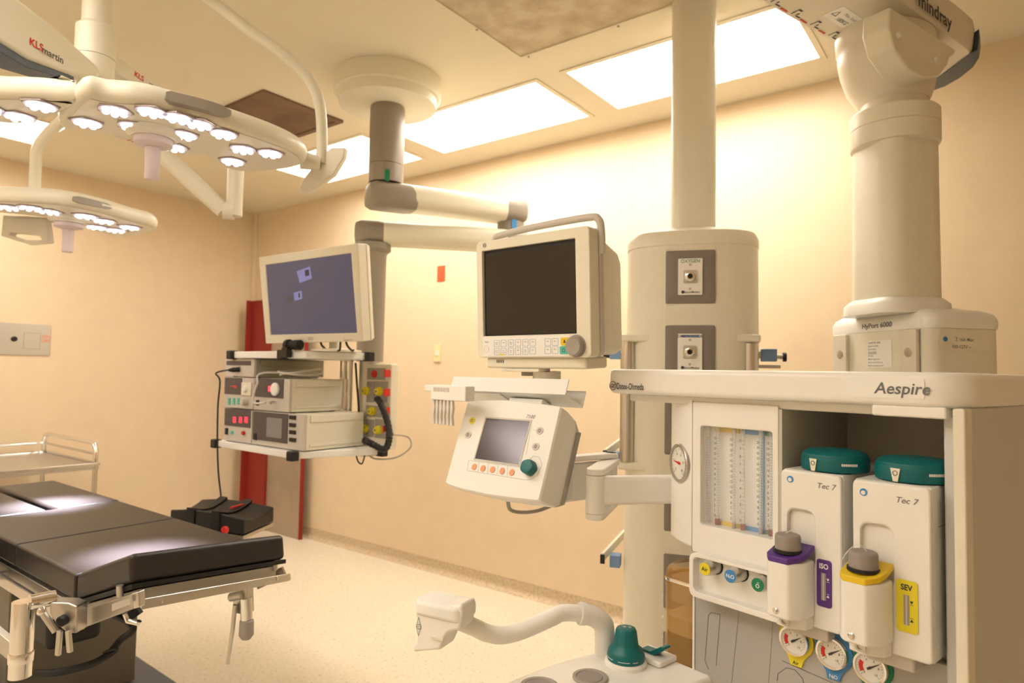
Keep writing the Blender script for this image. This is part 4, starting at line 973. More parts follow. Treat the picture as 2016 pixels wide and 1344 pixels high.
def armsec(fr, name_parent, u_a, u_b, hw, hh, capA=True):
    sec = rrect(-hw, hw, -hh, hh, min(hw, hh)*.75, 6)
    MB(fr).loft([[(u, a, b) for a, b in sec] for u in (u_a+.05, u_b-.02)]).obj('arm_beam', M.cream, name_parent, ang=40)
    k1 = [(u_a-.09, .55), (u_a-.085, .85), (u_a-.06, 1.03), (u_a, 1.05), (u_a+.10, 1.05), (u_a+.14, .98)]
    MB(fr).loft([[(u, a*s, b*s-.004) for a, b in sec] for u, s in k1]).obj('arm_knuckle', M.knuck, name_parent, ang=40)
    k2 = [(u_b-.06, .99), (u_b-.02, 1.04), (u_b+.045, 1.03), (u_b+.065, .85), (u_b+.07, .55)]
    MB(fr).loft([[(u, a*s, b*s) for a, b in sec] for u, s in k2]).obj('arm_knuckle', M.knuck, name_parent, ang=40)
armsec(A1, ep, 0, L1, .085, .058)
za2 = za1-.155
MB().lathe([(.07, za2+.05), (.07, za1-.055)], (e1.x, e1.y, 0), k=32).obj('elbow_joint', M.knuck, ep)
q = atD(1011, 440, 3.3); nq = V((-e1.x, -e1.y, 0)).normalized(); nq = (nq + V((nq.y, -nq.x, 0))*-.25).normalized()
lf = Frame((e1.x+nq.x*.07, e1.y+nq.y*.07, (za1+za2)/2), V((0, 0, 1)).cross(nq), (0, 0, 1))
MB(lf).prism(rrect(-.013, .013, -.026, .026, .010), -.004, .003).obj('blue_tag', M.blue, ep)
e2 = atZ(735, 460, za2)
d2 = V((e2.x-e1.x, e2.y-e1.y, 0)); L2 = d2.length; d2.normalize()
A2 = Frame((e1.x, e1.y, za2), d2, V((0, 0, 1)).cross(d2))
sec = rrect(-.085, .085, -.055, .055, .045, 6)
MB(A2).loft([[(u, a, b) for a, b in sec] for u in (-.02, L2-.02)]).obj('arm_beam', M.cream, ep, ang=40)
MB(A2).loft([[(u, a*s, b*s) for a, b in sec] for u, s in ((-.08, .6), (-.075, .9), (-.04, 1.03), (.03, 1.03))]).obj('arm_knuckle', M.knuck, ep, ang=40)
MB(A2).loft([[(u, a*s, b*s) for a, b in sec] for u, s in ((L2-.05, 1.0), (L2-.02, 1.05), (L2+.06, 1.04), (L2+.085, .85), (L2+.09, .55))]).obj('arm_knuckle', M.knuck, ep, ang=40)
SZ = 1.035                                              # lower shelf top
px_, py_ = e2.x, e2.y
MB().lathe([(.088, za2-.052), (.09, za2-.085), (.072, za2-.10), (.068, za2-.12), (.066, 1.44)], (px_, py_, 0), k=36).obj('drop_post', M.knuck, ep)
MB().lathe([(.05, 1.44), (.05, .98)], (px_, py_, 0), k=28).obj('lower_post', M.satin, ep)
MB().lathe([(.02, 1.50), (.02, .99)], (px_-.17, py_-.02, 0), k=20).obj('shelf_rod', M.chrome, ep)
MB().lathe([(.02, 1.50), (.02, .99)], (px_-.09, py_-.05, 0), k=20).obj('shelf_rod', M.chrome, ep)
YS = 1.74
ES = vframe((0, YS, 0), 0)
xl = atZ(430, 866, SZ); xn = atZ(588, 889, SZ); xr = atZ(752, 882, SZ)
def shelf_part(poly, z, nm, thick=.022):
    s_ = MB().prism(poly, z-thick, z).obj(nm, M.print, ep, bevel=.004)
    return s_
lp = [(xl.x, YS), (xn.x, YS-.02), (xr.x, xr.y), (xr.x-.20, xr.y+.10), (xl.x, YS+.48)]
sh_ = shelf_part(lp, SZ, 'lower_shelf', .03)
STZ = atY(565, 691, YS).z
tl_ = atY(457, 697, YS); tn = atY(565, 697, YS); trx = atX(730, 712, xr.x-.02)
tp_ = [(tl_.x, YS), (tn.x, YS-.02), (tn.x+.14, YS+.0), (xr.x-.03, xr.y-.07), (xr.x-.22, xr.y+.08), (tl_.x, YS+.46)]
sh2 = shelf_part(tp_, STZ, 'upper_shelf', .032)
for (x, y, z, p) in ((xl.x, YS, SZ, sh_), (xn.x, YS-.02, SZ, sh_), (xr.x, xr.y, SZ, sh_), (tl_.x, YS, STZ, sh2), (tn.x, YS-.02, STZ, sh2), (xr.x-.03, xr.y-.07, STZ, sh2)):
    MB().box(x-.022, x+.022, y-.02, y+.02, z-.038, z+.006).obj('corner_bumper', M.black, p, bevel=.006)
# outlet block on the post
GX = vframe((0, xr.y+.03, 0), 0)
ga = GX.px(712, 720); gb = GX.px(766, 880)
g_ = MB(GX).box(ga[0], gb[0], gb[1]-.015, ga[1]+.012, -.05, 0).obj('outlet_block', M.cream, ep, bevel=.008)
def plate(x0, y0, x1, y1):
    a = GX.px(x0, y0); b = GX.px(x1, y1); return MB(GX).box(a[0], b[0], b[1], a[1], .0003, .004).obj('outlet_plate', M.greyp, g_, bevel=.001)
plate(719, 724, 759, 748)
for (x0, x1, y0, y1) in ((713, 737, 750, 792), (739, 763, 750, 792), (718, 758, 797, 822), (714, 736, 824, 860), (739, 762, 824, 864)): plate(x0, y0, x1, y1)
a = GX.px(739, 736); MB(GX).lathe([(.018, .004), (.018, .010), (.001, .011)], (a[0], a[1], 0), (0, 0, 1), 20).obj('emergency_button', M.red, g_)
for x, y in ((724, 769), (750, 770), (736, 809), (722, 843), (748, 846)):
    a = GX.px(x, y)
    o = MB(GX).lathe([(.021, .004), (.021, .016), (.015, .018), (.015, .030), (.010, .031), (.001, .029)], (a[0], a[1], 0), (0, 0, 1), 22).obj('yellow_outlet', M.yel2, g_)
    MB(GX).lathe([(.006, .0312), (.006, .033)], (a[0], a[1], 0), (0, 0, 1), 12).obj('outlet_valve', M.knuck, o)
for y in (735, 772, 808, 843):
    p = atX(777, y, gb[0]+.0); MB().box(gb[0]+.0005, gb[0]+.01, xr.y-.02+.005, xr.y+.02, p.z-.018, p.z+.018).obj('red_outlet', M.red, g_, bevel=.003)
# power plug and cords on the block's side
p = atD(790, 846, 3.25); MB().cyl((gb[0]+.0105, xr.y+.0, p.z), (gb[0]+.055, xr.y-.01, p.z), .014, world=True).obj('power_plug', M.greyp, ep)
cd_ = [V((gb[0]+.055, xr.y-.01, p.z)), atD(803, 860, 3.2), atD(808, 880, 3.18), atD(780, 900, 3.15), atD(740, 903, 3.12), atD(722, 892, 3.1), atD(712, 884, 3.12)]
MB().tube(smooth(cd_, 6), .004, 8, world=True).obj('power_cord', M.greyp, ep)
cd_ = [atD(700, 890, 3.05), atD(705, 908, 3.05), atD(713, 912, 3.05), atD(718, 895, 3.08), atD(716, 886, 3.1)]
MB().tube(smooth(cd_, 6), .0035, 8, world=True).obj('hanging_cord', M.black, ep)
hs_ = [atD(742, 783, 3.08), atD(752, 800, 3.05), atD(764, 835, 3.03), atD(766, 865, 3.0), atD(757, 884, 2.98), atD(735, 875, 2.98), atD(716, 865, 3.0)]
s2 = smooth(hs_, 8)
MB().tube(s2, [.014+.0025*(i % 2) for i in range(len(s2))], 12, world=True).obj('corrugated_hose', M.black, ep)
cd_ = [atY(700, 714, YS+.3), atY(703, 760, YS+.32), atY(706, 800, YS+.33), atY(706, 840, YS+.34)]
MB().tube(smooth(cd_, 4), .005, 8, world=True).obj('monitor_cable', M.black, ep)

# instruments standing on the lower shelf --------------------------------
FY = YS+.012
EF = vframe((0, FY, 0), 0)
def unit(name, label, x0, x1, ytop, depth, zb, mm=M.cream, zt=None):
    a = EF.px(x0, ytop); b = EF.px(x1, ytop)
    zt = zt or (a[1]+b[1])/2
    t = thing(name, label, 'instrument', ((a[0]+b[0])/2, FY+depth/2, zb), 'stacked endoscopy instruments on the pendant shelf')
    MB().box(a[0]+.001, b[0]-.001, FY+.0125, FY+depth, zb+.004, zt).obj('case', mm, t, bevel=.003)
    MB().box(b[0]-.001, b[0]+.004, FY+.03, FY+depth-.01, zt-.035, zt-.004).box(b[0]-.001, b[0]+.004, FY+.03, FY+depth-.01, zb+.02, zb+.032).obj('side_ridge', mm, t, bevel=.002)
    MB().box(a[0], b[0], FY, FY+.012, zb+.004, zt).obj('front_frame', M.lgrey, t, bevel=.002)
    for xx in (a[0]+.03, b[0]-.03):
        for yy in (FY+.04, FY+depth-.03): MB().cyl((xx, yy, zb), (xx, yy, zb+.0045), .012, k=12).obj('foot', M.black, t)
    return t, a[0], b[0], zb+.004, zt
def face(t, x0, y0, x1, y1, nm, mm, w1=.003, bev=0):
    a = EF.px(x0, y0); b = EF.px(x1, y1); return MB(EF).box(min(a[0], b[0]), max(a[0], b[0]), min(a[1], b[1]), max(a[1], b[1]), .0003, w1).obj(nm, mm, t, bevel=bev)
def knob(t, x, y, r, nm, mm, h=.012):
    a = EF.px(x, y); return MB(EF).lathe([(r, .0003), (r, h*.8), (r*.85, h), (.001, h)], (a[0], a[1], 0), (0, 0, 1), 24).obj(nm, mm, t)
zA = SZ+.0005
dk = M.dplate if False else mat('charcoal_panel', (.085, .07, .075), .35)
dB = atX(717, 850, EF.px(600, 850)[0]).y-FY
tB, bx0, bx1, bz0, bzt = unit('endoscopy_camera_unit', 'wide cream instrument with a small screen in its dark front, bottom right of the stack', 498, 600, 812, max(.25, min(.5, dB)), zA)
face(tB, 500, 809, 566, 873, 'dark_front_panel', dk)
s_ = face(tB, 527, 821, 556, 863, 'small_screen', mat('unlit_lcd', (.25, .24, .25), .3), .0045)
for i, y in enumerate((821, 836, 850, 865)): face(tB, 571, y-4, 583, y+5, 'rocker_switch', M.black, .006, .001)
face(tB, 501, 852, 506, 866, 'power_switch', M.black, .006)
tA, ax0, ax1, az0, azt = unit('light_source_unit', 'small instrument with three red digits and a red knob, bottom left of the stack', 442, 496.5, 803, .36, zA, zt=bzt)
face(tA, 444, 803, 493, 842, 'dark_front_panel', dk)
r_ = MB(EF)
for x in (463, 475, 486):
    a = EF.px(x, 826); r_.box(a[0]-.010, a[0]+.010, a[1]-.013, a[1]-.010, .0035, .0045).box(a[0]-.010, a[0]+.010, a[1]+.010, a[1]+.013, .0035, .0045).box(a[0]-.010, a[0]-.007, a[1]-.013, a[1]+.013, .0035, .0045).box(a[0]+.007, a[0]+.010, a[1]-.013, a[1]+.013, .0035, .0045).box(a[0]-.01, a[0]+.01, a[1]-.0015, a[1]+.0015, .0035, .0045)
r_.obj('red_digits', M.redl, tA)
knob(tA, 481, 852, .010, 'red_knob', M.red); face(tA, 455, 847, 459, 855, 'green_mark', M.mint); face(tA, 445, 842, 449, 855, 'power_switch', M.black, .006)
zM = bzt+.0005
dD = atX(674, 785, EF.px(571, 785)[0]).y-FY
tD, dx0, dx1, dz0, dzt = unit('insufflator_unit', 'cream instrument with a round white dial, clear tubing on top, in the middle row', 501.5, 571, 745, max(.2, min(.46, dD)), zM)
face(tD, 504, 744, 558, 784, 'dark_front_panel', dk)
knob(tD, 544, 766, .030, 'white_dial', M.print, .014)
a = EF.px(532, 765); MB(EF).box(a[0]-.008, a[0]+.008, a[1]-.012, a[1]+.012, .0035, .0045).obj('red_digit', M.redl, tD)
face(tD, 506, 787, 510, 798, 'power_switch', M.black, .006); knob(tD, 543, 792, .007, 'hose_port', M.chrome, .03)
tC, cx0, cx1, cz0, czt = unit('electronic_flow_unit', 'small instrument with faint red display and a pale round connector, left of the middle row', 442.5, 500, 741, .36, zM, zt=dzt)
face(tC, 444, 743, 476, 777, 'dark_front_panel', dk); face(tC, 478, 752, 496, 779, 'connector_plate', M.cream, .008, .003)
knob(tC, 487, 765, .016, 'connector', M.print, .02); knob(tC, 486, 791, .016, 'grey_knob', M.lgrey, .03)
a = EF.px(462, 760); MB(EF).box(a[0]-.03, a[0]+.015, a[1]-.002, a[1]+.002, .0035, .0042).box(a[0]+.008, a[0]+.02, a[1]-.009, a[1]+.005, .0035, .0042).obj('red_display', mat('dim_red', (.4, .02, .02), .5, emit=.5, ecol=(1, .05, .05)), tC)
for x in (452, 461, 470): face(tC, x-2, 783, x+2, 796, 'green_mark', M.mint)
zT = dzt+.0005
ztE = min(STZ-.034, atY(500, 706, FY).z)
tE, ex0, ex1, ez0, ezt = unit('video_processor_unit', 'slim top instrument under the upper shelf with a black plug and cable in front', 444, 501, 708, .40, zT, mat('olive_case', (.36, .34, .24), .45), zt=ztE)
face(tE, 447, 710, 494, 719, 'dark_front_panel', dk)
a = EF.px(472, 727); MB(EF).lathe([(.012, .0003), (.012, .03), (.006, .05), (.001, .052)], (a[0], a[1], 0), (-.55, -.1, 1), 16).obj('black_plug', M.black, tE)
cab = [EF.P(a[0]-.02, a[1]-.003, .045), EF.P(a[0]-.09, a[1]-.02, .07), atY(433, 750, YS-.06), atY(429, 800, YS-.05), atY(428, 868, YS-.04), atY(430, 930, YS-.03), atY(436, 985, YS-.02), atY(440, 1040, YS-.02)]
tag(MB().tube(smooth(cab, 8), .0042, 8, world=True).obj('black_cable', M.black), 'long black cable hanging from the top instrument down past the left shelf corner', 'cable')
# clear coil of tubing on the middle instrument
ct = []
cc = V(((dx0+dx1)/2+.03, FY+.13, dzt+.006))
for i in range(140):
    a = i/140*2*pi*3.2; ct.append(cc + V(((.075+.008*sin(a*.7))*cos(a), (.10+.01*cos(a*.5))*sin(a), .003+.030*(i/140)+.010*sin(a*1.3+1))))
a_ = EF.px(520, 790); ct = [EF.P(EF.px(540, 792)[0], EF.px(540, 792)[1], .045), EF.P(a_[0], a_[1]-.005, .05), EF.P(EF.px(519, 775)[0], EF.px(519, 775)[1], .05), EF.P(EF.px(524, 755)[0], EF.px(524, 755)[1], .045), cc+V((-.08, -.14, .02))] + ct[8:]
tag(MB().tube(smooth(ct[:6], 5)[:-1]+ct[5:], .0048, 8, world=True).obj('clear_tubing', M.hose), 'loose coil of translucent tubing lying on the middle right instrument', 'tubing')

# camera head clipped on the upper shelf, flat monitor on a foot
ch = thing('camera_head', 'black endoscopy camera head resting at the front corner of the upper shelf', 'camera', (tn.x, YS, STZ))
zc = STZ+.024
pA = atY(563, 684, YS-.03); 
MB().lathe([(.024, 0), (.026, .006), (.026, .02), (.019, .024), (.019, .05), (.023, .053), (.023, .085), (.015, .09)], (pA.x-.01, YS-.02, zc+.002), (1, .12, 0), 24, world=True).obj('camera_body', M.black, ch)
MB().lathe([(.018, -.001), (.014, .001), (.001, .001)], (pA.x-.01, YS-.02, zc+.002), (-1, -.12, 0), 20, world=True).obj('camera_lens', M.greyp, ch)
MB().box(pA.x-.012, pA.x+.03, YS-.045, YS-.0205, STZ-.03, zc-.01).obj('camera_clip', M.black, ch, bevel=.002)

TVF = Frame((-2.422, 1.728, 1.711), (.999, .02, 0), (.02, -.135, .985))
tv = thing('endoscopy_monitor', 'cream flat monitor with a lit bluish picture, tilted slightly forward on the upper shelf', 'monitor', (-2.35, 1.8, STZ))
o4 = [TVF.px(x, y) for x, y in ((509, 506), (703.6, 478.6), (714, 672), (523, 676))]
s4 = [TVF.px(x, y, .001) for x, y in ((522, 521.5), (690, 498), (702, 655), (532, 659))]
MB(TVF).ring(o4, s4, -.045, .0).obj('bezel', M.cream, tv, bevel=.004, seg=3)
ri = offs(o4, -.03)
MB(TVF).loft([[(a, b, w_) for a, b in pp] for pp, w_ in ((o4, -.0455), (o4, -.05), (offs(o4, -.008), -.072), (offs(o4, -.03), -.078))]).obj('rear_shell', M.cream, tv, bevel=.004)
scn = MB(TVF).prism(offs(s4, .002), -.008, -.004).obj('screen', M.tv, tv)
def onscr(l, nm, mm, w_=-.0036): return MB(TVF).prism([TVF.px(x, y, w_) for x, y in l], w_-.0002, w_).obj(nm, mm, scn)
onscr([(584, 534), (610, 524), (614, 548), (590, 557)], 'picture_patch', M.tvl); onscr([(600, 532), (608, 530), (609, 542), (601, 544)], 'picture_dark_spot', M.tvd, -.0034)
onscr([(578, 576), (594, 572), (595, 588), (580, 592)], 'picture_patch', M.tvl); onscr([(587, 577), (590, 576), (591, 585), (588, 586)], 'picture_dark_spot', M.tvd, -.0034)
onscr([(562, 584), (575, 580), (577, 594), (564, 597)], 'picture_dark_spot', mat('screen_dim', (.02, .02, .02), .3, emit=.16, ecol=(.4, .3, .4)))
a = TVF.px(612, 666); MB(TVF).text('EIZO', a[0], a[1], .0006, .017).obj('maker_lettering', M.inkg, tv)
a = TVF.px(685, 669); MB(TVF).text('RadiForce EX', a[0], a[1], .0006, .009).obj('model_lettering', M.inkg, tv)
fx = atY(655, 700, 1.80)
bc = TVF.P(-.0, 0, -.06)
sx = atY(655, 690, 1.84).x; 
MB().box(sx-.03, sx+.03, 1.84, 1.86, STZ+.012, 1.72).obj('stand_neck', M.cream, tv, bevel=.005)
MB().box(sx-.05, sx+.05, 1.80, 1.8395, 1.62, 1.74).obj('stand_hinge', M.cream, tv, bevel=.005)
MB().lathe([(.11, 0), (.11, .008), (.05, .014), (.02, .016)], (sx, 1.86, STZ+.0005), k=36).obj('stand_foot', M.cream, tv)
for a, b in (((632, 676), (642, 693)), ((670, 676), (660, 698)), ((682, 676), (696, 700))):
    p0 = atY(*a, 1.80); p1 = atY(*b, 1.80); m_ = (p0+p1)/2 + V((.012, 0, -.004))
    MB().tube(smooth([p0+V((0, 0, .05)), p0, m_, V((p1.x, p1.y, STZ+.005))], 5), .0045, 8, world=True).obj('screen_cable', M.black, tv)

# ================================================================== surgical lamps
def spot(name, loc, to, power, size, ang, parent):
    ld = bpy.data.lights.new(name, 'SPOT'); ld.energy = power; ld.spot_size = R_(ang); ld.spot_blend = 1.0; ld.shadow_soft_size = size; ld.color = (.90, .84, 1.0)
    o = bpy.data.objects.new(name, ld); COL.objects.link(o); d = V(to)-V(loc)
    o.rotation_euler = d.to_track_quat('-Z', 'Y').to_euler(); o.location = V(loc)
    return o
M.ledglow = mat('led_glow', (.5, .46, .5), .3, emit=.22, ecol=(1, .88, .96))
def lamp_head(label, z0, outlines, modules, hubpx, handle_bottom, spot_to, grips, hub_r, power, group='surgical lamps', mr=.047, tilt=(0, 0)):
    hc = atZ(hubpx[0], hubpx[1], z0)
    t = thing('surgical_lamp', label, 'surgical lamp', (hc.x, hc.y, z0), group)
    prim = None
    for li, (ol, insets) in enumerate(outlines):
        P0 = [atZ(x, y, z0) for x, y in ol]
        P0 = smooth(P0, 3, closed=True)
        poly = [(p.x, p.y) for p in P0]
        A = sum(poly[i-1][0]*poly[i][1]-poly[i][0]*poly[i-1][1] for i in range(len(poly)))
        prof = [(-.010, .0), (.0, .004), (.005, .018), (.006, .034), (-.002, .052), (-.020, .064), (-.035, .068)]
        MB().loft([[(a, b, z0+h) for a, b in offs(poly, d)] for d, h in prof]).obj('lamp_shell', M.lampw, t, ang=50)
        MB().prism(offs(poly, -.016), z0-.0025, z0-.0003).obj('lower_cover', M.lampw, t, bevel=.001)
    for (x, y) in modules:
        c = atZ(x, y, z0-.003)
        rot = random.random()
        hexa = [(c.x+mr*(1 if i % 2 else .86)*cos(rot+i*pi/5), c.y+mr*(1 if i % 2 else .86)*sin(rot+i*pi/5)) for i in range(10)]
        o = MB().prism(hexa, z0-.006, z0-.0027).obj('led_module', M.ledb, t)
        g = MB().prism(circ(c.x, c.y, mr*.84, 20), z0-.0072, z0-.0062).obj('lens_cover', M.ledglow, o)
        dots = MB()
        for i in range(7):
            a = rot+i*pi/3; rr = 0 if i == 6 else mr*.52
            dots.lathe([(.001, 0), (.0075, -.0012), (.0095, -.004), (.006, -.0075), (.001, -.0085)][::1], (c.x+rr*cos(a), c.y+rr*sin(a), z0-.0073), k=10)
        dots.obj('led_lenses', M.led, o)
    MB().lathe([(hub_r*1.25, -.0028), (hub_r*1.22, -.016), (hub_r*1.05, -.022), (hub_r, -.024), (hub_r, -.028)], (hc.x, hc.y, z0), k=36).obj('centre_hub', M.lampw, t)
    zb_ = atZ(0, 0, 1) if False else None
    D_ = (hc-CAM).dot(fw); hb = atD(handle_bottom[0], handle_bottom[1], D_).z
    MB().lathe([(hub_r*.88, -.0285), (hub_r*.86, -.045), (hub_r*.5, -.052), (hub_r*.34, -.054)], (hc.x, hc.y, z0), k=32).obj('handle_flange', M.handle, t)
    MB().lathe([(hub_r*.36, z0-.0545), (hub_r*.33, z0-.10), (hub_r*.34, hb+.004), (hub_r*.30, hb)], (hc.x, hc.y, 0), k=28).obj('sterile_handle', M.handle, t)
    s = spot('lamp_beam', (hc.x, hc.y, hb-.02), spot_to, power, .07, 19, t)
    s.parent = t; s.location = s.location - t.location
    return t, hc
Z1 = 2.10
# head one: main body with the right tip, and the left lobe
main = [(168, 188), (205, 196), (255, 200), (300, 208), (345, 220), (400, 234), (450, 250), (500, 266), (550, 284), (590, 303), (600, 318), (585, 328), (540, 336), (480, 338), (440, 330), (420, 318), (400, 306), (372, 308), (330, 298), (270, 284), (215, 266), (170, 258), (130, 254), (118, 240), (135, 215), (150, 200)]
left = [(-60, 190), (0, 190), (60, 192), (110, 196), (148, 200), (140, 212), (110, 226), (75, 238), (40, 245), (0, 242), (-60, 236)]
L1_, hc1 = lamp_head('larger, nearer surgical lamp head glowing white underneath, above the near end of the table', Z1,
    [(main, None), (left, None)], [(80, 206), (38, 228), (226, 216), (172, 240), (262, 247), (392, 243), (362, 264), (342, 288), (440, 262), (478, 292), (458, 316), (532, 300), (298, 218), (-25, 212), (350, 230)],
    (303, 256), (298, 355), (-2.02, .90, .85), None, .060, SPOT_POWER)
# grey grip pad on the near side of the shell
def grip(t, pts, z0, z1, zp):
    P_ = smooth([atZ(x, y, zp) for x, y in pts], 4)
    d = [(p.x, p.y) for p in P_]
    outer = []; n = len(d)
    rings = []
    for i, (x, y) in enumerate(d):
        a = V(d[min(i+1, n-1)])-V(d[max(i-1, 0)]); nn = V((a.y, -a.x)).normalized()
        if nn.dot(V((-x, -y))) < 0: nn = -nn
        e = .5+.5*min(1, min(i, n-1-i)/2)
        zc_ = (z0+z1)/2; hz = (z1-z0)/2*e
        rings.append([(x+nn.x*.0, y+nn.y*.0, zc_-hz), (x+nn.x*.019, y+nn.y*.019, zc_-hz*.8), (x+nn.x*.019, y+nn.y*.019, zc_+hz*.7), (x-nn.x*.01, y-nn.y*.01, zc_+hz)])
    MB().loft(rings).obj('grip_pad', M.greyp, t, ang=60)
grip(L1_, [(322, 213), (350, 220), (400, 232), (448, 247)], Z1+.014, Z1+.052, Z1)
a0_ = atZ(214, 266, Z1-.004); a1_ = atZ(285, 286, Z1-.004); TFm = Frame(a0_, (a1_-a0_), (V((0, 0, -1)).cross(a1_-a0_)))
MB(TFm).text('mar', .028, .012, .0012, .026, 'CENTER', shear=.1).obj('maker_lettering', M.lgrey, L1_)
MB(TFm).text('LED', .072, .012, .0012, .026, 'CENTER', shear=.2, bold=.02).obj('red_lettering', M.red, L1_)
# tip joint, curved yoke and control paddle
tip = atZ(600, 316, Z1+.03); tj = atD(632, 322, (tip-CAM).dot(fw)+.01)
MB().cyl(tip-(tj-tip)*.2, tj, .032, .024, world=True).obj('tip_joint', M.lampw, L1_)
Dt = (tj-CAM).dot(fw)
stem = atD(190, 60, 2.2)
yk = smooth([tj, atD(634, 270, Dt), atD(628, 200, Dt-.03), atD(600, 145, Dt-.06), atD(545, 98, Dt-.1), atD(480, 52, Dt-.14), atD(425, 8, Dt-.18), V((stem.x+.35, stem.y+.06, 2.64)), V((stem.x+.02, stem.y, 2.70))], 6)
MB().tube(yk, .019, 14, world=True).obj('curved_yoke', M.lampw, L1_)
PF = Frame(atD(640, 338, Dt+.01), (.9, .45, .0), (.30, .1, .95))
poly = [PF.px(x, y) for x, y in ((655, 292), (683, 292), (680, 312), (660, 345), (625, 372), (598, 384), (592, 372), (602, 352), (625, 322), (640, 305))]
MB(PF).prism(poly, -.014, .014).obj('control_paddle', M.lampw, L1_, bevel=.006, seg=3)

Z2 = 2.06
main2 = [(-90, 392), (-30, 394), (60, 397), (130, 403), (200, 417), (260, 434), (304, 446), (300, 456), (262, 464), (222, 466), (180, 452), (120, 434), (60, 424), (0, 419), (-90, 417)]
L2_, hc2 = lamp_head('surgical lamp head further back at the left edge, hanging lower in view, lit white underneath', Z2,
    [(main2, None)], [(-30, 407), (15, 407), (60, 408), (96, 415), (168, 424), (205, 434), (190, 446), (228, 452), (255, 446)],
    (136, 428), (132, 497), (-3.0, .99, .85), None, .066, SPOT_POWER*1.1, mr=.058)
grip(L2_, [(140, 405), (165, 410), (190, 416), (213, 422)], Z2+.012, Z2+.048, Z2)
D2 = (hc2-CAM).dot(fw)
yk2 = smooth([atD(68, 385, D2-.1), atD(70, 330, D2-.1), atD(74, 292, D2-.12), atD(95, 262, D2-.15), atD(125, 235, D2-.2), atD(175, 190, D2-.4), V((stem.x-.04, stem.y+.02, 2.62))], 6)
MB().tube(yk2, .022, 14, world=True).obj('curved_yoke', M.lampw, L2_)
PF2 = Frame(atD(52, 455, D2+.05), (.8, .6, 0), (0, 0, 1))
po = [PF2.px(x, y) for x, y in ((12, 425), (96, 430), (102, 478), (60, 482), (8, 466))]; pi_ = [PF2.px(x, y) for x, y in ((28, 459), (82, 464), (88, 474), (58, 474), (26, 464))]
MB(PF2).ring(po, pi_, -.02, .02).obj('control_paddle', M.lampw, L2_, bevel=.006, seg=3)
MB(PF2).box(-.03, .03, PF2.px(50, 428)[1]-.01, Z2-PF2.o.z+.01, -.02, .02).obj('paddle_neck', M.lampw, L2_)

# ceiling mount: stem with two horizontal beams and a drop arm
cm_ = thing('lamp_ceiling_mount', 'cream ceiling stem with branching beams carrying the surgical lamps, top left', 'lamp mount', (stem.x, stem.y, CZ))
zs1 = atD(190, 55, 2.2).z; zs2 = atD(190, 118, 2.2).z; zs3 = atD(190, 162, 2.2).z
MB().lathe([(.045, CZ-.001), (.045, zs1+.01), (.060, zs1-.005), (.060, zs2+.002)], (stem.x, stem.y, 0), k=36).obj('stem', M.lampw, cm_)
MB().lathe([(.060, zs2), (.058, zs3), (.050, zs3-.02)], (stem.x, stem.y, 0), k=36).obj('stem_hub', M.lampw, cm_)
MB().lathe([(.16, CZ-.001), (.16, CZ-.04), (.14, CZ-.05), (.001, CZ-.051)], (stem.x, stem.y, 0), k=40).obj('ceiling_flange', M.lampw, cm_)
b0 = atD(-130, -20, 1.65); b1 = atD(176, 150, 2.16)
ba = (b1-b0).normalized()
BF = Frame(b0, ba, (0, 0, 1)); Lb_ = (b1-b0).length
hp = [(0, -.055), (Lb_*.45, -.075), (Lb_*.75, -.055), (Lb_-.03, -.025), (Lb_, .0), (Lb_-.02, .025), (Lb_*.7, .055), (Lb_*.4, .08), (0, .09)]
bm_ = MB(BF).prism(hp, -.05, .05).obj('beam', M.lampw, cm_, bevel=.015, seg=3)
MB(BF).prism([(0, -.085), (Lb_*.45, -.098), (Lb_*.78, -.068), (Lb_*.78, -.052), (Lb_*.45, -.0755), (0, -.0555)], -.04, .045).obj('slate_trim', M.slate, cm_, bevel=.003)
def btext(F_, x, y, st, mm, size, w_, nm, **k):
    a = F_.px(x, y, w_); return MB(F_).text(st, a[0], a[1], w_+.0006, size, **k).obj(nm, mm, bm_)
btext(BF, 72, 88, 'KLS', M.red, .030, .0502, 'red_lettering', bold=.03); btext(BF, 104, 108, 'martin', M.ink, .030, .0502, 'maker_lettering', bold=.01)
btext(BF, 90, 106, 'lighting', M.lgrey, .014, .0502, 'small_lettering')
q0 = V((stem.x, stem.y, atD(205, 110, 2.2).z)); q1 = atD(420, 262, 2.75)
MB().bar(q0 + (q1-q0)*.05, q1, .055, .06).obj('rear_beam', M.lampw, cm_, bevel=.012, seg=3)
RBf = Frame(q0, (q1-q0), (0, 0, 1)); 
a = RBf.px(283, 156, .0285)
MB(RBf).text('KLS', a[0]-.02, a[1]+.0, .0285, .026, bold=.03).obj('red_lettering', M.red, bm_); MB(RBf).text('martin', a[0]+.06, a[1], .0285, .026).obj('maker_lettering', M.ink, bm_)
j0 = atD(300, 285, 2.62); j1 = atD(440, 414, 2.72)
MB().cyl(atD(420, 262, 2.75), j0, .03, world=True).obj('link_beam', M.lampw, cm_)
MB().tube([j0, j0.lerp(j1, .5), j1], [.030, .036, .034], 16, world=True).obj('spring_arm', M.lampw, cm_)
k0 = atD(461, 416, 2.73)
MB().tube([j1, k0], .036, 18, world=True).obj('spring_arm_joint', M.lampw, cm_)
MB().cyl(k0 + V((0, 0, -.02)), V((k0.x, k0.y, atD(463, 300, 2.73).z)), .032, k=20, world=True).obj('hanging_tube', M.lampw, cm_)
"""round emblem on the ceiling-side cover, top left corner"""

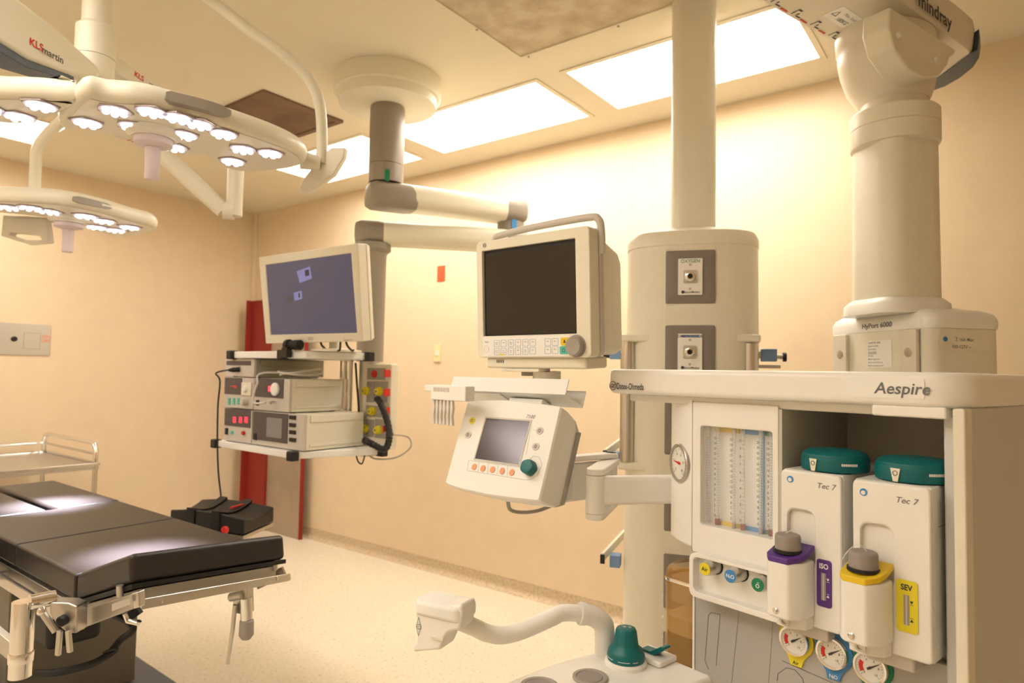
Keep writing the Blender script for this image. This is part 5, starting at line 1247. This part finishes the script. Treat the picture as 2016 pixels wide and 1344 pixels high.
# ================================================================== operating table
ot = thing('operating_table', 'black-padded operating table with steel side rails on a dark column, lower left', 'operating table', (-2.8, .98, FZ))
TZ = .85; TH = .07
def padsurf(x0, x1, y0, y1, name, nx=14, ny=10, sag=.0, r=.022):
    bm = MB(); 
    def zt(x, y): return TZ
    bm.box(x0, x1, y0, y1, TZ-TH, TZ)
    return bm.obj(name, M.leather, ot, bevel=r, seg=4)
XH, YL, YR = -1.965, .711, 1.195
XM = -2.90
padsurf(-2.415, XH+.004, YL, YR, 'seat_pad', r=.010); padsurf(XM, -2.4155, YL, YR, 'back_pad', r=.010)
padsurf(-3.62, XM-.001, YL, .950, 'leg_pad', r=.014); padsurf(-3.62, XM-.001, .978, YR+.01, 'leg_pad', r=.014)
HL, HR_, EL, ER = V((XH, YL, TZ)), V((XH, YR, TZ)), V((-1.70, .735, .944)), V((-1.745, 1.20, .902))
ER = atX(560, 1052, -1.745); EL = atX(258, 1089, -1.70); HL = atZ(150, 1129, TZ); HR_ = V((XH, YR, TZ))
dn = V((.30, 0, -1)).normalized()*TH
top = [HL, EL, ER, HR_]; bot = [p + V((.012 if i in (1, 2) else 0, 0, -TH)) for i, p in enumerate(top)]
MB().add(top+bot, [(0, 1, 2, 3), (7, 6, 5, 4), (0, 4, 5, 1), (1, 5, 6, 2), (2, 6, 7, 3), (3, 7, 4, 0)], world=True).obj('raised_head_pad', M.leather, ot, bevel=.014, seg=4)
# black boards under the pads and steel frame
MB().box(-3.60, XH-.01, YL+.012, YR-.012, TZ-TH-.016, TZ-TH-.001).obj('pad_board', M.black, ot, bevel=.002)
ub = [p + V((0, 0, -.001)) for p in bot]; uc = [p + V((0, 0, -.013)) for p in bot]
MB().add(ub+uc, [(0, 1, 2, 3), (7, 6, 5, 4), (0, 4, 5, 1), (1, 5, 6, 2), (2, 6, 7, 3), (3, 7, 4, 0)], world=True).obj('head_board', M.black, ot)
ud = [p.lerp((bot[0]+bot[2])/2, .10) + V((0, 0, -.0135)) for p in bot]; ue = [p + V((0, 0, -.04)) for p in ud]
MB().add(ud+ue, [(0, 1, 2, 3), (7, 6, 5, 4), (0, 4, 5, 1), (1, 5, 6, 2), (2, 6, 7, 3), (3, 7, 4, 0)], world=True).obj('head_tray', M.satin, ot, bevel=.003)
# side rails along the table
for y, nm in ((YL-.022, 'side_rail'), (YR+.022, 'side_rail')):
    MB().box(-3.0, -2.02, y-.006, y+.006, .725, .757).obj(nm, M.steel, ot, bevel=.002)
    for x in (-2.9, -2.5, -2.1):
        MB().box(x-.015, x+.015, min(y, y+(.03 if y < 1 else -.03)), max(y, y+(.03 if y < 1 else -.03)), .73, .752).obj('rail_spacer', M.steel, ot)
MB().box(-2.98, -2.02, YL+.006, YL+.05, .715, .765).obj('frame_beam', M.satin, ot, bevel=.004)
MB().box(-2.98, -2.02, YR-.05, YR-.006, .715, .765).obj('frame_beam', M.satin, ot, bevel=.004)
MB().box(-2.98, -2.02, YL+.05, YR-.05, .70, .74).obj('frame_pan', M.colm, ot, bevel=.004)
# head-section bars
def barpx(pts, D0, D1, th, nm, mm=M.satin):
    (a, b, c, d) = pts
    A0, B0 = atD(*a, D0), atD(*b, D1); C0, D_ = atD(*c, D1), atD(*d, D0)
    off = V((-.35, .9, 0)).normalized()*th
    return MB().add([A0, B0, C0, D_, A0+off, B0+off, C0+off, D_+off], [(0, 1, 2, 3), (7, 6, 5, 4), (0, 4, 5, 1), (1, 5, 6, 2), (2, 6, 7, 3), (3, 7, 4, 0)], world=True).obj(nm, mm, ot, bevel=.003)
def dep(p): return (p-CAM).dot(fw)
dH, dE, dR = dep(bot[0])-.03, dep(bot[1])-.02, dep(bot[2])-.02
b1_ = barpx(((156, 1203), (259, 1168), (262, 1199), (154, 1240)), dH, dE, .02, 'head_side_bar')
b2_ = barpx(((279, 1180), (566, 1130), (568, 1144), (277, 1201)), dE, dR, .014, 'head_end_bar', M.steel)
barpx(((258, 1168), (273, 1164), (274, 1196), (262, 1199)), dE-.01, dE-.01, .02, 'bar_corner_block', M.steel)
for x, y0, y1, D0 in ((178, 1178, 1200, dH+.05), (236, 1152, 1174, dE+.03), (541, 1102, 1122, dR), (505, 1120, 1136, dR-.01)):
    MB().cyl(atD(x, y0, D0), atD(x, y1, D0), .008, world=True).obj('bar_spacer', M.satin, ot)
for x, y in ((316, 1182), (543, 1138)):
    D0 = dE+(dR-dE)*(x-279)/287-.001
    p = atD(x, y, D0); MB().lathe([(.0085, 0), (.0085, .003), (.004, .0035), (.003, .001)], p, (.28, -.94, 0), 18, world=True).obj('rail_bolt', M.chrome, ot)
MB().bar(atD(505, 1150, dR+.04), atD(560, 1124, dR+.03), .012, .03).obj('end_bracket', M.knuck, ot, bevel=.002)
st_ = barpx(((220, 1189), (256, 1176), (256, 1190), (220, 1203)), dE-.028+.0, dE-.022, .0006, 'caution_sticker', M.lgrey)
barpx(((157, 1222), (163, 1220), (166, 1238), (156, 1241)), dH-.003, dH-.003, .001, 'warning_sticker', M.yel2)
# latch under the bar corner
MB().tube([atD(246, 1208, dE), atD(252, 1222, dE), atD(272, 1226, dE), atD(274, 1222, dE)], .006, 10, world=True).obj('release_hook', M.chrome, ot)
MB().cyl(atD(258, 1200, dE+.03), atD(268, 1214, dE+.03), .018, world=True).obj('release_knob', M.black, ot)
# centre clamp on the end bar with hanging rod and grip
Dc = dE+(dR-dE)*(482-279)/287
cl = MB(); 
MB().bar(atD(478, 1150, Dc+.02), atD(480, 1205, Dc+.02), .05, .03, (.3, -.9, 0)).obj('clamp_block', M.satin, ot, bevel=.004)
MB().cyl(atD(455, 1175, Dc+.02), atD(478, 1170, Dc), .012, world=True).obj('clamp_screw', M.satin, ot)
MB().cyl(atD(484, 1176, Dc), atD(486, 1218, Dc), .016, world=True).obj('socket_tube', M.chrome, ot)
MB().lathe([(.012, 0), (.019, .006), (.020, .045), (.012, .056), (.001, .058)], atD(486, 1217, Dc), (0, 0, -1), 22, world=True).obj('grey_grip', M.greyp, ot)
MB().tube([atD(463, 1190, Dc), atD(458, 1240, Dc), atD(448, 1306, Dc)], [.0065, .006, .005], 10, world=True).obj('hanging_rod', M.satin, ot)
# accessory post and clamp on the near rail
Dp = 1.60
pt_ = atD(47, 1183, Dp); pb_ = atD(47, 1328, Dp)
pp = MB().cyl((pt_.x, pt_.y, pb_.z), (pt_.x, pt_.y, pt_.z), .0245, k=30, world=True).obj('accessory_post', M.chrome, ot)
rz = atD(47, 1282, Dp).z
MB().lathe([(.0262, -.022), (.0266, -.02), (.0266, 0), (.0262, .002)], (pt_.x, pt_.y, rz), k=30).obj('post_ring', M.chrome, ot)
MB().bar((pt_.x-.02, pt_.y, rz-.01), (pt_.x-.25, pt_.y-.02, rz+.02), .02, .045).obj('post_bracket', M.satin, ot, bevel=.003)
MB().cyl(atD(58, 1186, Dp), atD(108, 1176, Dp+.04), .0185, k=24, world=True).obj('clamp_tube', M.chrome, ot)
ca, cb = atD(112, 1185, Dp+.03), atD(146, 1235, Dp+.04)
CF = Frame(ca, (.75, .55, 0), (0, 0, 1))
cp_ = [CF.px(x, y) for x, y in ((104, 1182), (140, 1183), (158, 1190), (157, 1243), (140, 1243), (118, 1226), (104, 1205))]
MB(CF).prism(cp_, -.03, .012).obj('clamp_body', M.satin, ot, bevel=.004)
MB(CF).lathe([(.013, .0125), (.013, .024), (.009, .027)], (*CF.px(122, 1222, .02), 0), (0, 0, 1), 20).obj('clamp_knob', M.black, ot)
for a, b in (((118, 1240), (114, 1290)), ((134, 1240), (138, 1284))):
    MB().bar(atD(*a, Dp), atD(*b, Dp), .013, .010, (.4, -.9, 0)).obj('lever_handle', M.satin, ot, bevel=.003)
MB().tube([atD(82, 1203, Dp-.02), atD(110, 1243, Dp-.02)], .008, 10, world=True).obj('lever_arm', M.satin, ot)
MB().lathe([(.001, -.011), (.008, -.008), (.011, 0), (.008, .008), (.001, .011)], atD(82, 1203, Dp-.02), (1, 0, 0), 14, world=True).obj('lever_ball', M.chrome, ot)
# near-side arm pad at the frame edge
pd = atZ(40, 1073, .84)
MB().box(-3.0, pd.x-.02, .42, YL-.032, .775, .845).obj('side_arm_pad', M.leather, ot, bevel=.012, seg=3)
MB().box(-3.0, pd.x-.03, .44, YL-.04, .735, .765).obj('arm_pad_rail', M.steel, ot, bevel=.003)
# column, shroud and base
cr_ = atZ(267, 1320, .20)
MB().box(-3.02, cr_.x, .80, cr_.y, .165, .66).obj('column_cover', M.colm, ot, bevel=.006)
MB().box(-2.95, cr_.x+.06, .84, cr_.y-.05, .60, .70).obj('column_head', M.black, ot, bevel=.01)
MB().box(-2.56, -2.40, .80, .96, .50, .66).obj('control_box', M.black, ot, bevel=.02, seg=3)
e0 = atZ(268, 1278, .16); e1_ = atZ(385, 1344, .16)
bs = [(-3.45, .62), (-2.30, .62), (-2.15, .75), (e1_.x+.08, e1_.y), ((e0.x+e1_.x)/2+.0, (e0.y+e1_.y)/2+.01), (e0.x, e0.y), (-3.45, e0.y+.02)]
bs = [(-3.5, .55), (-2.2, .55), (-2.12, .65), (-2.12, 1.25), (-2.2, 1.34), (e0.x+.05, 1.36), (-3.5, 1.36)]
MB().loft([[(a, b, z) for a, b in offs(bs, d)] for d, z in ((0, .085), (0, .13), (-.03, .16))]).obj('base_cover', M.base, ot, bevel=.006)
for x, y in ((-3.35, .68), (-3.35, 1.13), (-2.2, .68), (-2.2, 1.1)):
    MB().cyl((x-.015, y, FZ+.035), (x+.015, y, FZ+.035), .035).obj('caster', M.black, ot)
    MB().box(x-.02, x+.02, y-.02, y+.02, FZ+.04, .09).obj('caster_fork', M.satin, ot)
hs3 = smooth([V((-2.45, .84, .66)), atD(255, 1225, 1.95), atD(235, 1262, 1.95), atD(195, 1300, 1.9), atD(120, 1322, 1.85), atD(70, 1325, 1.85)], 6)
MB().tube(hs3, .010, 10, world=True).obj('power_cable', M.black, ot)
MB().tube(smooth([atD(205, 1285, 1.92), atD(228, 1276, 1.92), atD(226, 1284, 1.92), atD(190, 1305, 1.9), atD(140, 1322, 1.88)], 5), .005, 8, world=True).obj('thin_cable', M.black, ot)

# ------------------------------------------------------------------ arm board cushion on the far side
AZ = .765
ab = thing('arm_board', 'black padded arm board with straps and red tabs beyond the operating table', 'arm board', (-2.9, 1.62, AZ-.08))
A_, B_, C_, D_ = atZ(335, 1000, AZ), atZ(398, 979, AZ+.01), atZ(540, 997, AZ), atZ(480, 1021, AZ)
n1, n2 = 13, 7; rows = []
def bil(s, t_): return (A_*(1-t_)+B_*t_)*(1-s) + (D_*(1-t_)+C_*t_)*s
topv = []; 
tm_ = MB(); pts = []
for i in range(n1):
    for j in range(n2):
        s, t_ = i/(n1-1), j/(n2-1); p = bil(s, t_)
        h = -.022*(1-(2*t_-1)**2) + .010*sin(pi*s)
        if s < .25: h -= .006*(1-s/.25)
        pts.append(p + V((0, 0, h)))
f = [(i*n2+j, (i+1)*n2+j, (i+1)*n2+j+1, i*n2+j+1) for i in range(n1-1) for j in range(n2-1)]
nb = len(pts)
TK = .068
border = [j for j in range(n2)] + [i*n2+n2-1 for i in range(1, n1)] + [(n1-1)*n2+j for j in range(n2-2, -1, -1)] + [i*n2 for i in range(n1-2, 0, -1)]
bp = [pts[k_] + V((0, 0, -TK)) - V((0, 0, pts[k_].z-bil(0, 0).z)) for k_ in border]
f += [(border[i], border[(i+1) % len(border)], nb+(i+1) % len(border), nb+i) for i in range(len(border))] + [tuple(range(nb, nb+len(border)))]
tm_.add(pts+bp, f, world=True); tm_.obj('cushion', M.leather2, ab, bevel=.008, seg=3, ang=50)
bd_ = [p + V((0, 0, -TK-.004)) for p in (A_, B_, C_, D_)]; bd2 = [p + V((0, 0, -TK-.018)) for p in (A_, B_, C_, D_)]
MB().add(bd_+bd2, [(0, 1, 2, 3), (7, 6, 5, 4), (0, 4, 5, 1), (1, 5, 6, 2), (2, 6, 7, 3), (3, 7, 4, 0)], world=True).obj('board', M.satin, ab)
def strap(s, wd, lift=.004):
    rings = []
    for t_ in [x/10 for x in range(-1, 12)]:
        tt = min(1, max(0, t_)); p = bil(s, tt); h = -.022*(1-(2*tt-1)**2)+.010*sin(pi*s)+lift
        out = (bil(s, 1)-bil(s, 0)).normalized()
        if t_ < 0: p = bil(s, 0) - out*.006; h = -TK-.01
        if t_ > 1: p = bil(s, 1) + out*.006; h = -TK-.01
        if t_ == 0: p = p - out*.005
        if t_ == 1: p = p + out*.005
        du = (bil(1, .5)-bil(0, .5)).normalized()*wd/2
        rings.append([p-du+V((0, 0, h)), p+du+V((0, 0, h)), p+du+V((0, 0, h+.004)), p-du+V((0, 0, h+.004))])
    return MB().loft(rings, world=True).obj('strap', M.black, ab)
strap(.30, .045); s2_ = strap(.64, .045)
q = [bil(.60, .50), bil(.63, .9), bil(.66, .9), bil(.63, .50)]
MB().add([p + V((0, 0, .001)) for p in q]+[p + V((0, 0, .006)) for p in q], [(0, 1, 2, 3), (7, 6, 5, 4), (0, 4, 5, 1), (1, 5, 6, 2), (2, 6, 7, 3), (3, 7, 4, 0)], world=True).obj('red_tab', M.red, ab)
for x, y in ((364, 1026), (443, 1043)):
    p = atY(x, y, bil(.5, 0).y-.02)
    MB().lathe([(.001, -.010), (.014, -.008), (.016, 0), (.014, .008), (.001, .010)], p, (.2, -1, 0), 18, world=True).obj('red_knob', M.red, ab)
MB().bar(bil(.35, .1)+V((0, 0, -TK-.03)), V((-2.75, YR+.03, .74)), .03, .02).obj('board_arm', M.satin, ab, bevel=.003)
for s in (.55, .9):
    p = bil(s, .15)+V((0, 0, -TK-.018)); MB().tube([p, p+V((.01, 0, -.05)), p+V((.03, -.01, -.09))], .004, 8, world=True).obj('strap_ring', M.chrome, ab)

# ================================================================== steel trolley by the left wall
TT = .79
t = thing('instrument_trolley', 'stainless steel trolley with tube railings by the left wall, behind the table', 'trolley', (-4.9, 1.4, FZ))
cR = atZ(196, 914, TT); cL = atZ(-60, 926, TT)
x1, y1 = cR.x, cR.y; x0 = -5.33; y0 = .75
MB().box(x0, x1, y0, y1, TT-.028, TT-.003).obj('top_tray', M.satin, t, bevel=.005)
MB().ring(rrect(x0-.004, x1+.004, y0-.004, y1+.004, .01), rrect(x0+.012, x1-.012, y0+.012, y1-.012, .008), TT-.003, TT+.012).obj('tray_rim', M.steel, t, bevel=.002)
MB().box(x0, x1, y0, y1, .26, .285).obj('lower_tray', M.satin, t, bevel=.005)
for xx in (x0+.01, x1-.01):
    for yy in (y0+.02, y1-.02):
        MB().cyl((xx, yy, FZ+.07), (xx, yy, TT+.02), .0135, k=16).obj('leg', M.steel, t)
        MB().cyl((xx-.012, yy, FZ+.035), (xx+.012, yy, FZ+.035), .035, k=20).obj('caster', M.black, t)
ht_ = atX(190, 872, x1-.01).z
for yy in (y0+.02, y1-.02):
    hpts = [V((x0+.01, yy, TT+.02)), V((x0+.01, yy, ht_-.05)), V((x0+.035, yy, ht_-.01)), V((x0+.07, yy, ht_)), V((x1-.07, yy, ht_)), V((x1-.035, yy, ht_-.01)), V((x1-.01, yy, ht_-.05)), V((x1-.01, yy, TT+.02))]
    MB().tube(hpts, .0135, 14, world=True).obj('end_hoop', M.chrome, t)
    MB().cyl((x0+.01, yy, ht_-.065), (x1-.01, yy, ht_-.065), .008, k=12, world=True).obj('cross_rail', M.steel, t)
for xx in (x0+.01,):
    for z in (ht_-.065, ht_-.13): MB().cyl((xx, y0+.02, z), (xx, y1-.02, z), .010, k=12).obj('side_railing', M.chrome, t)
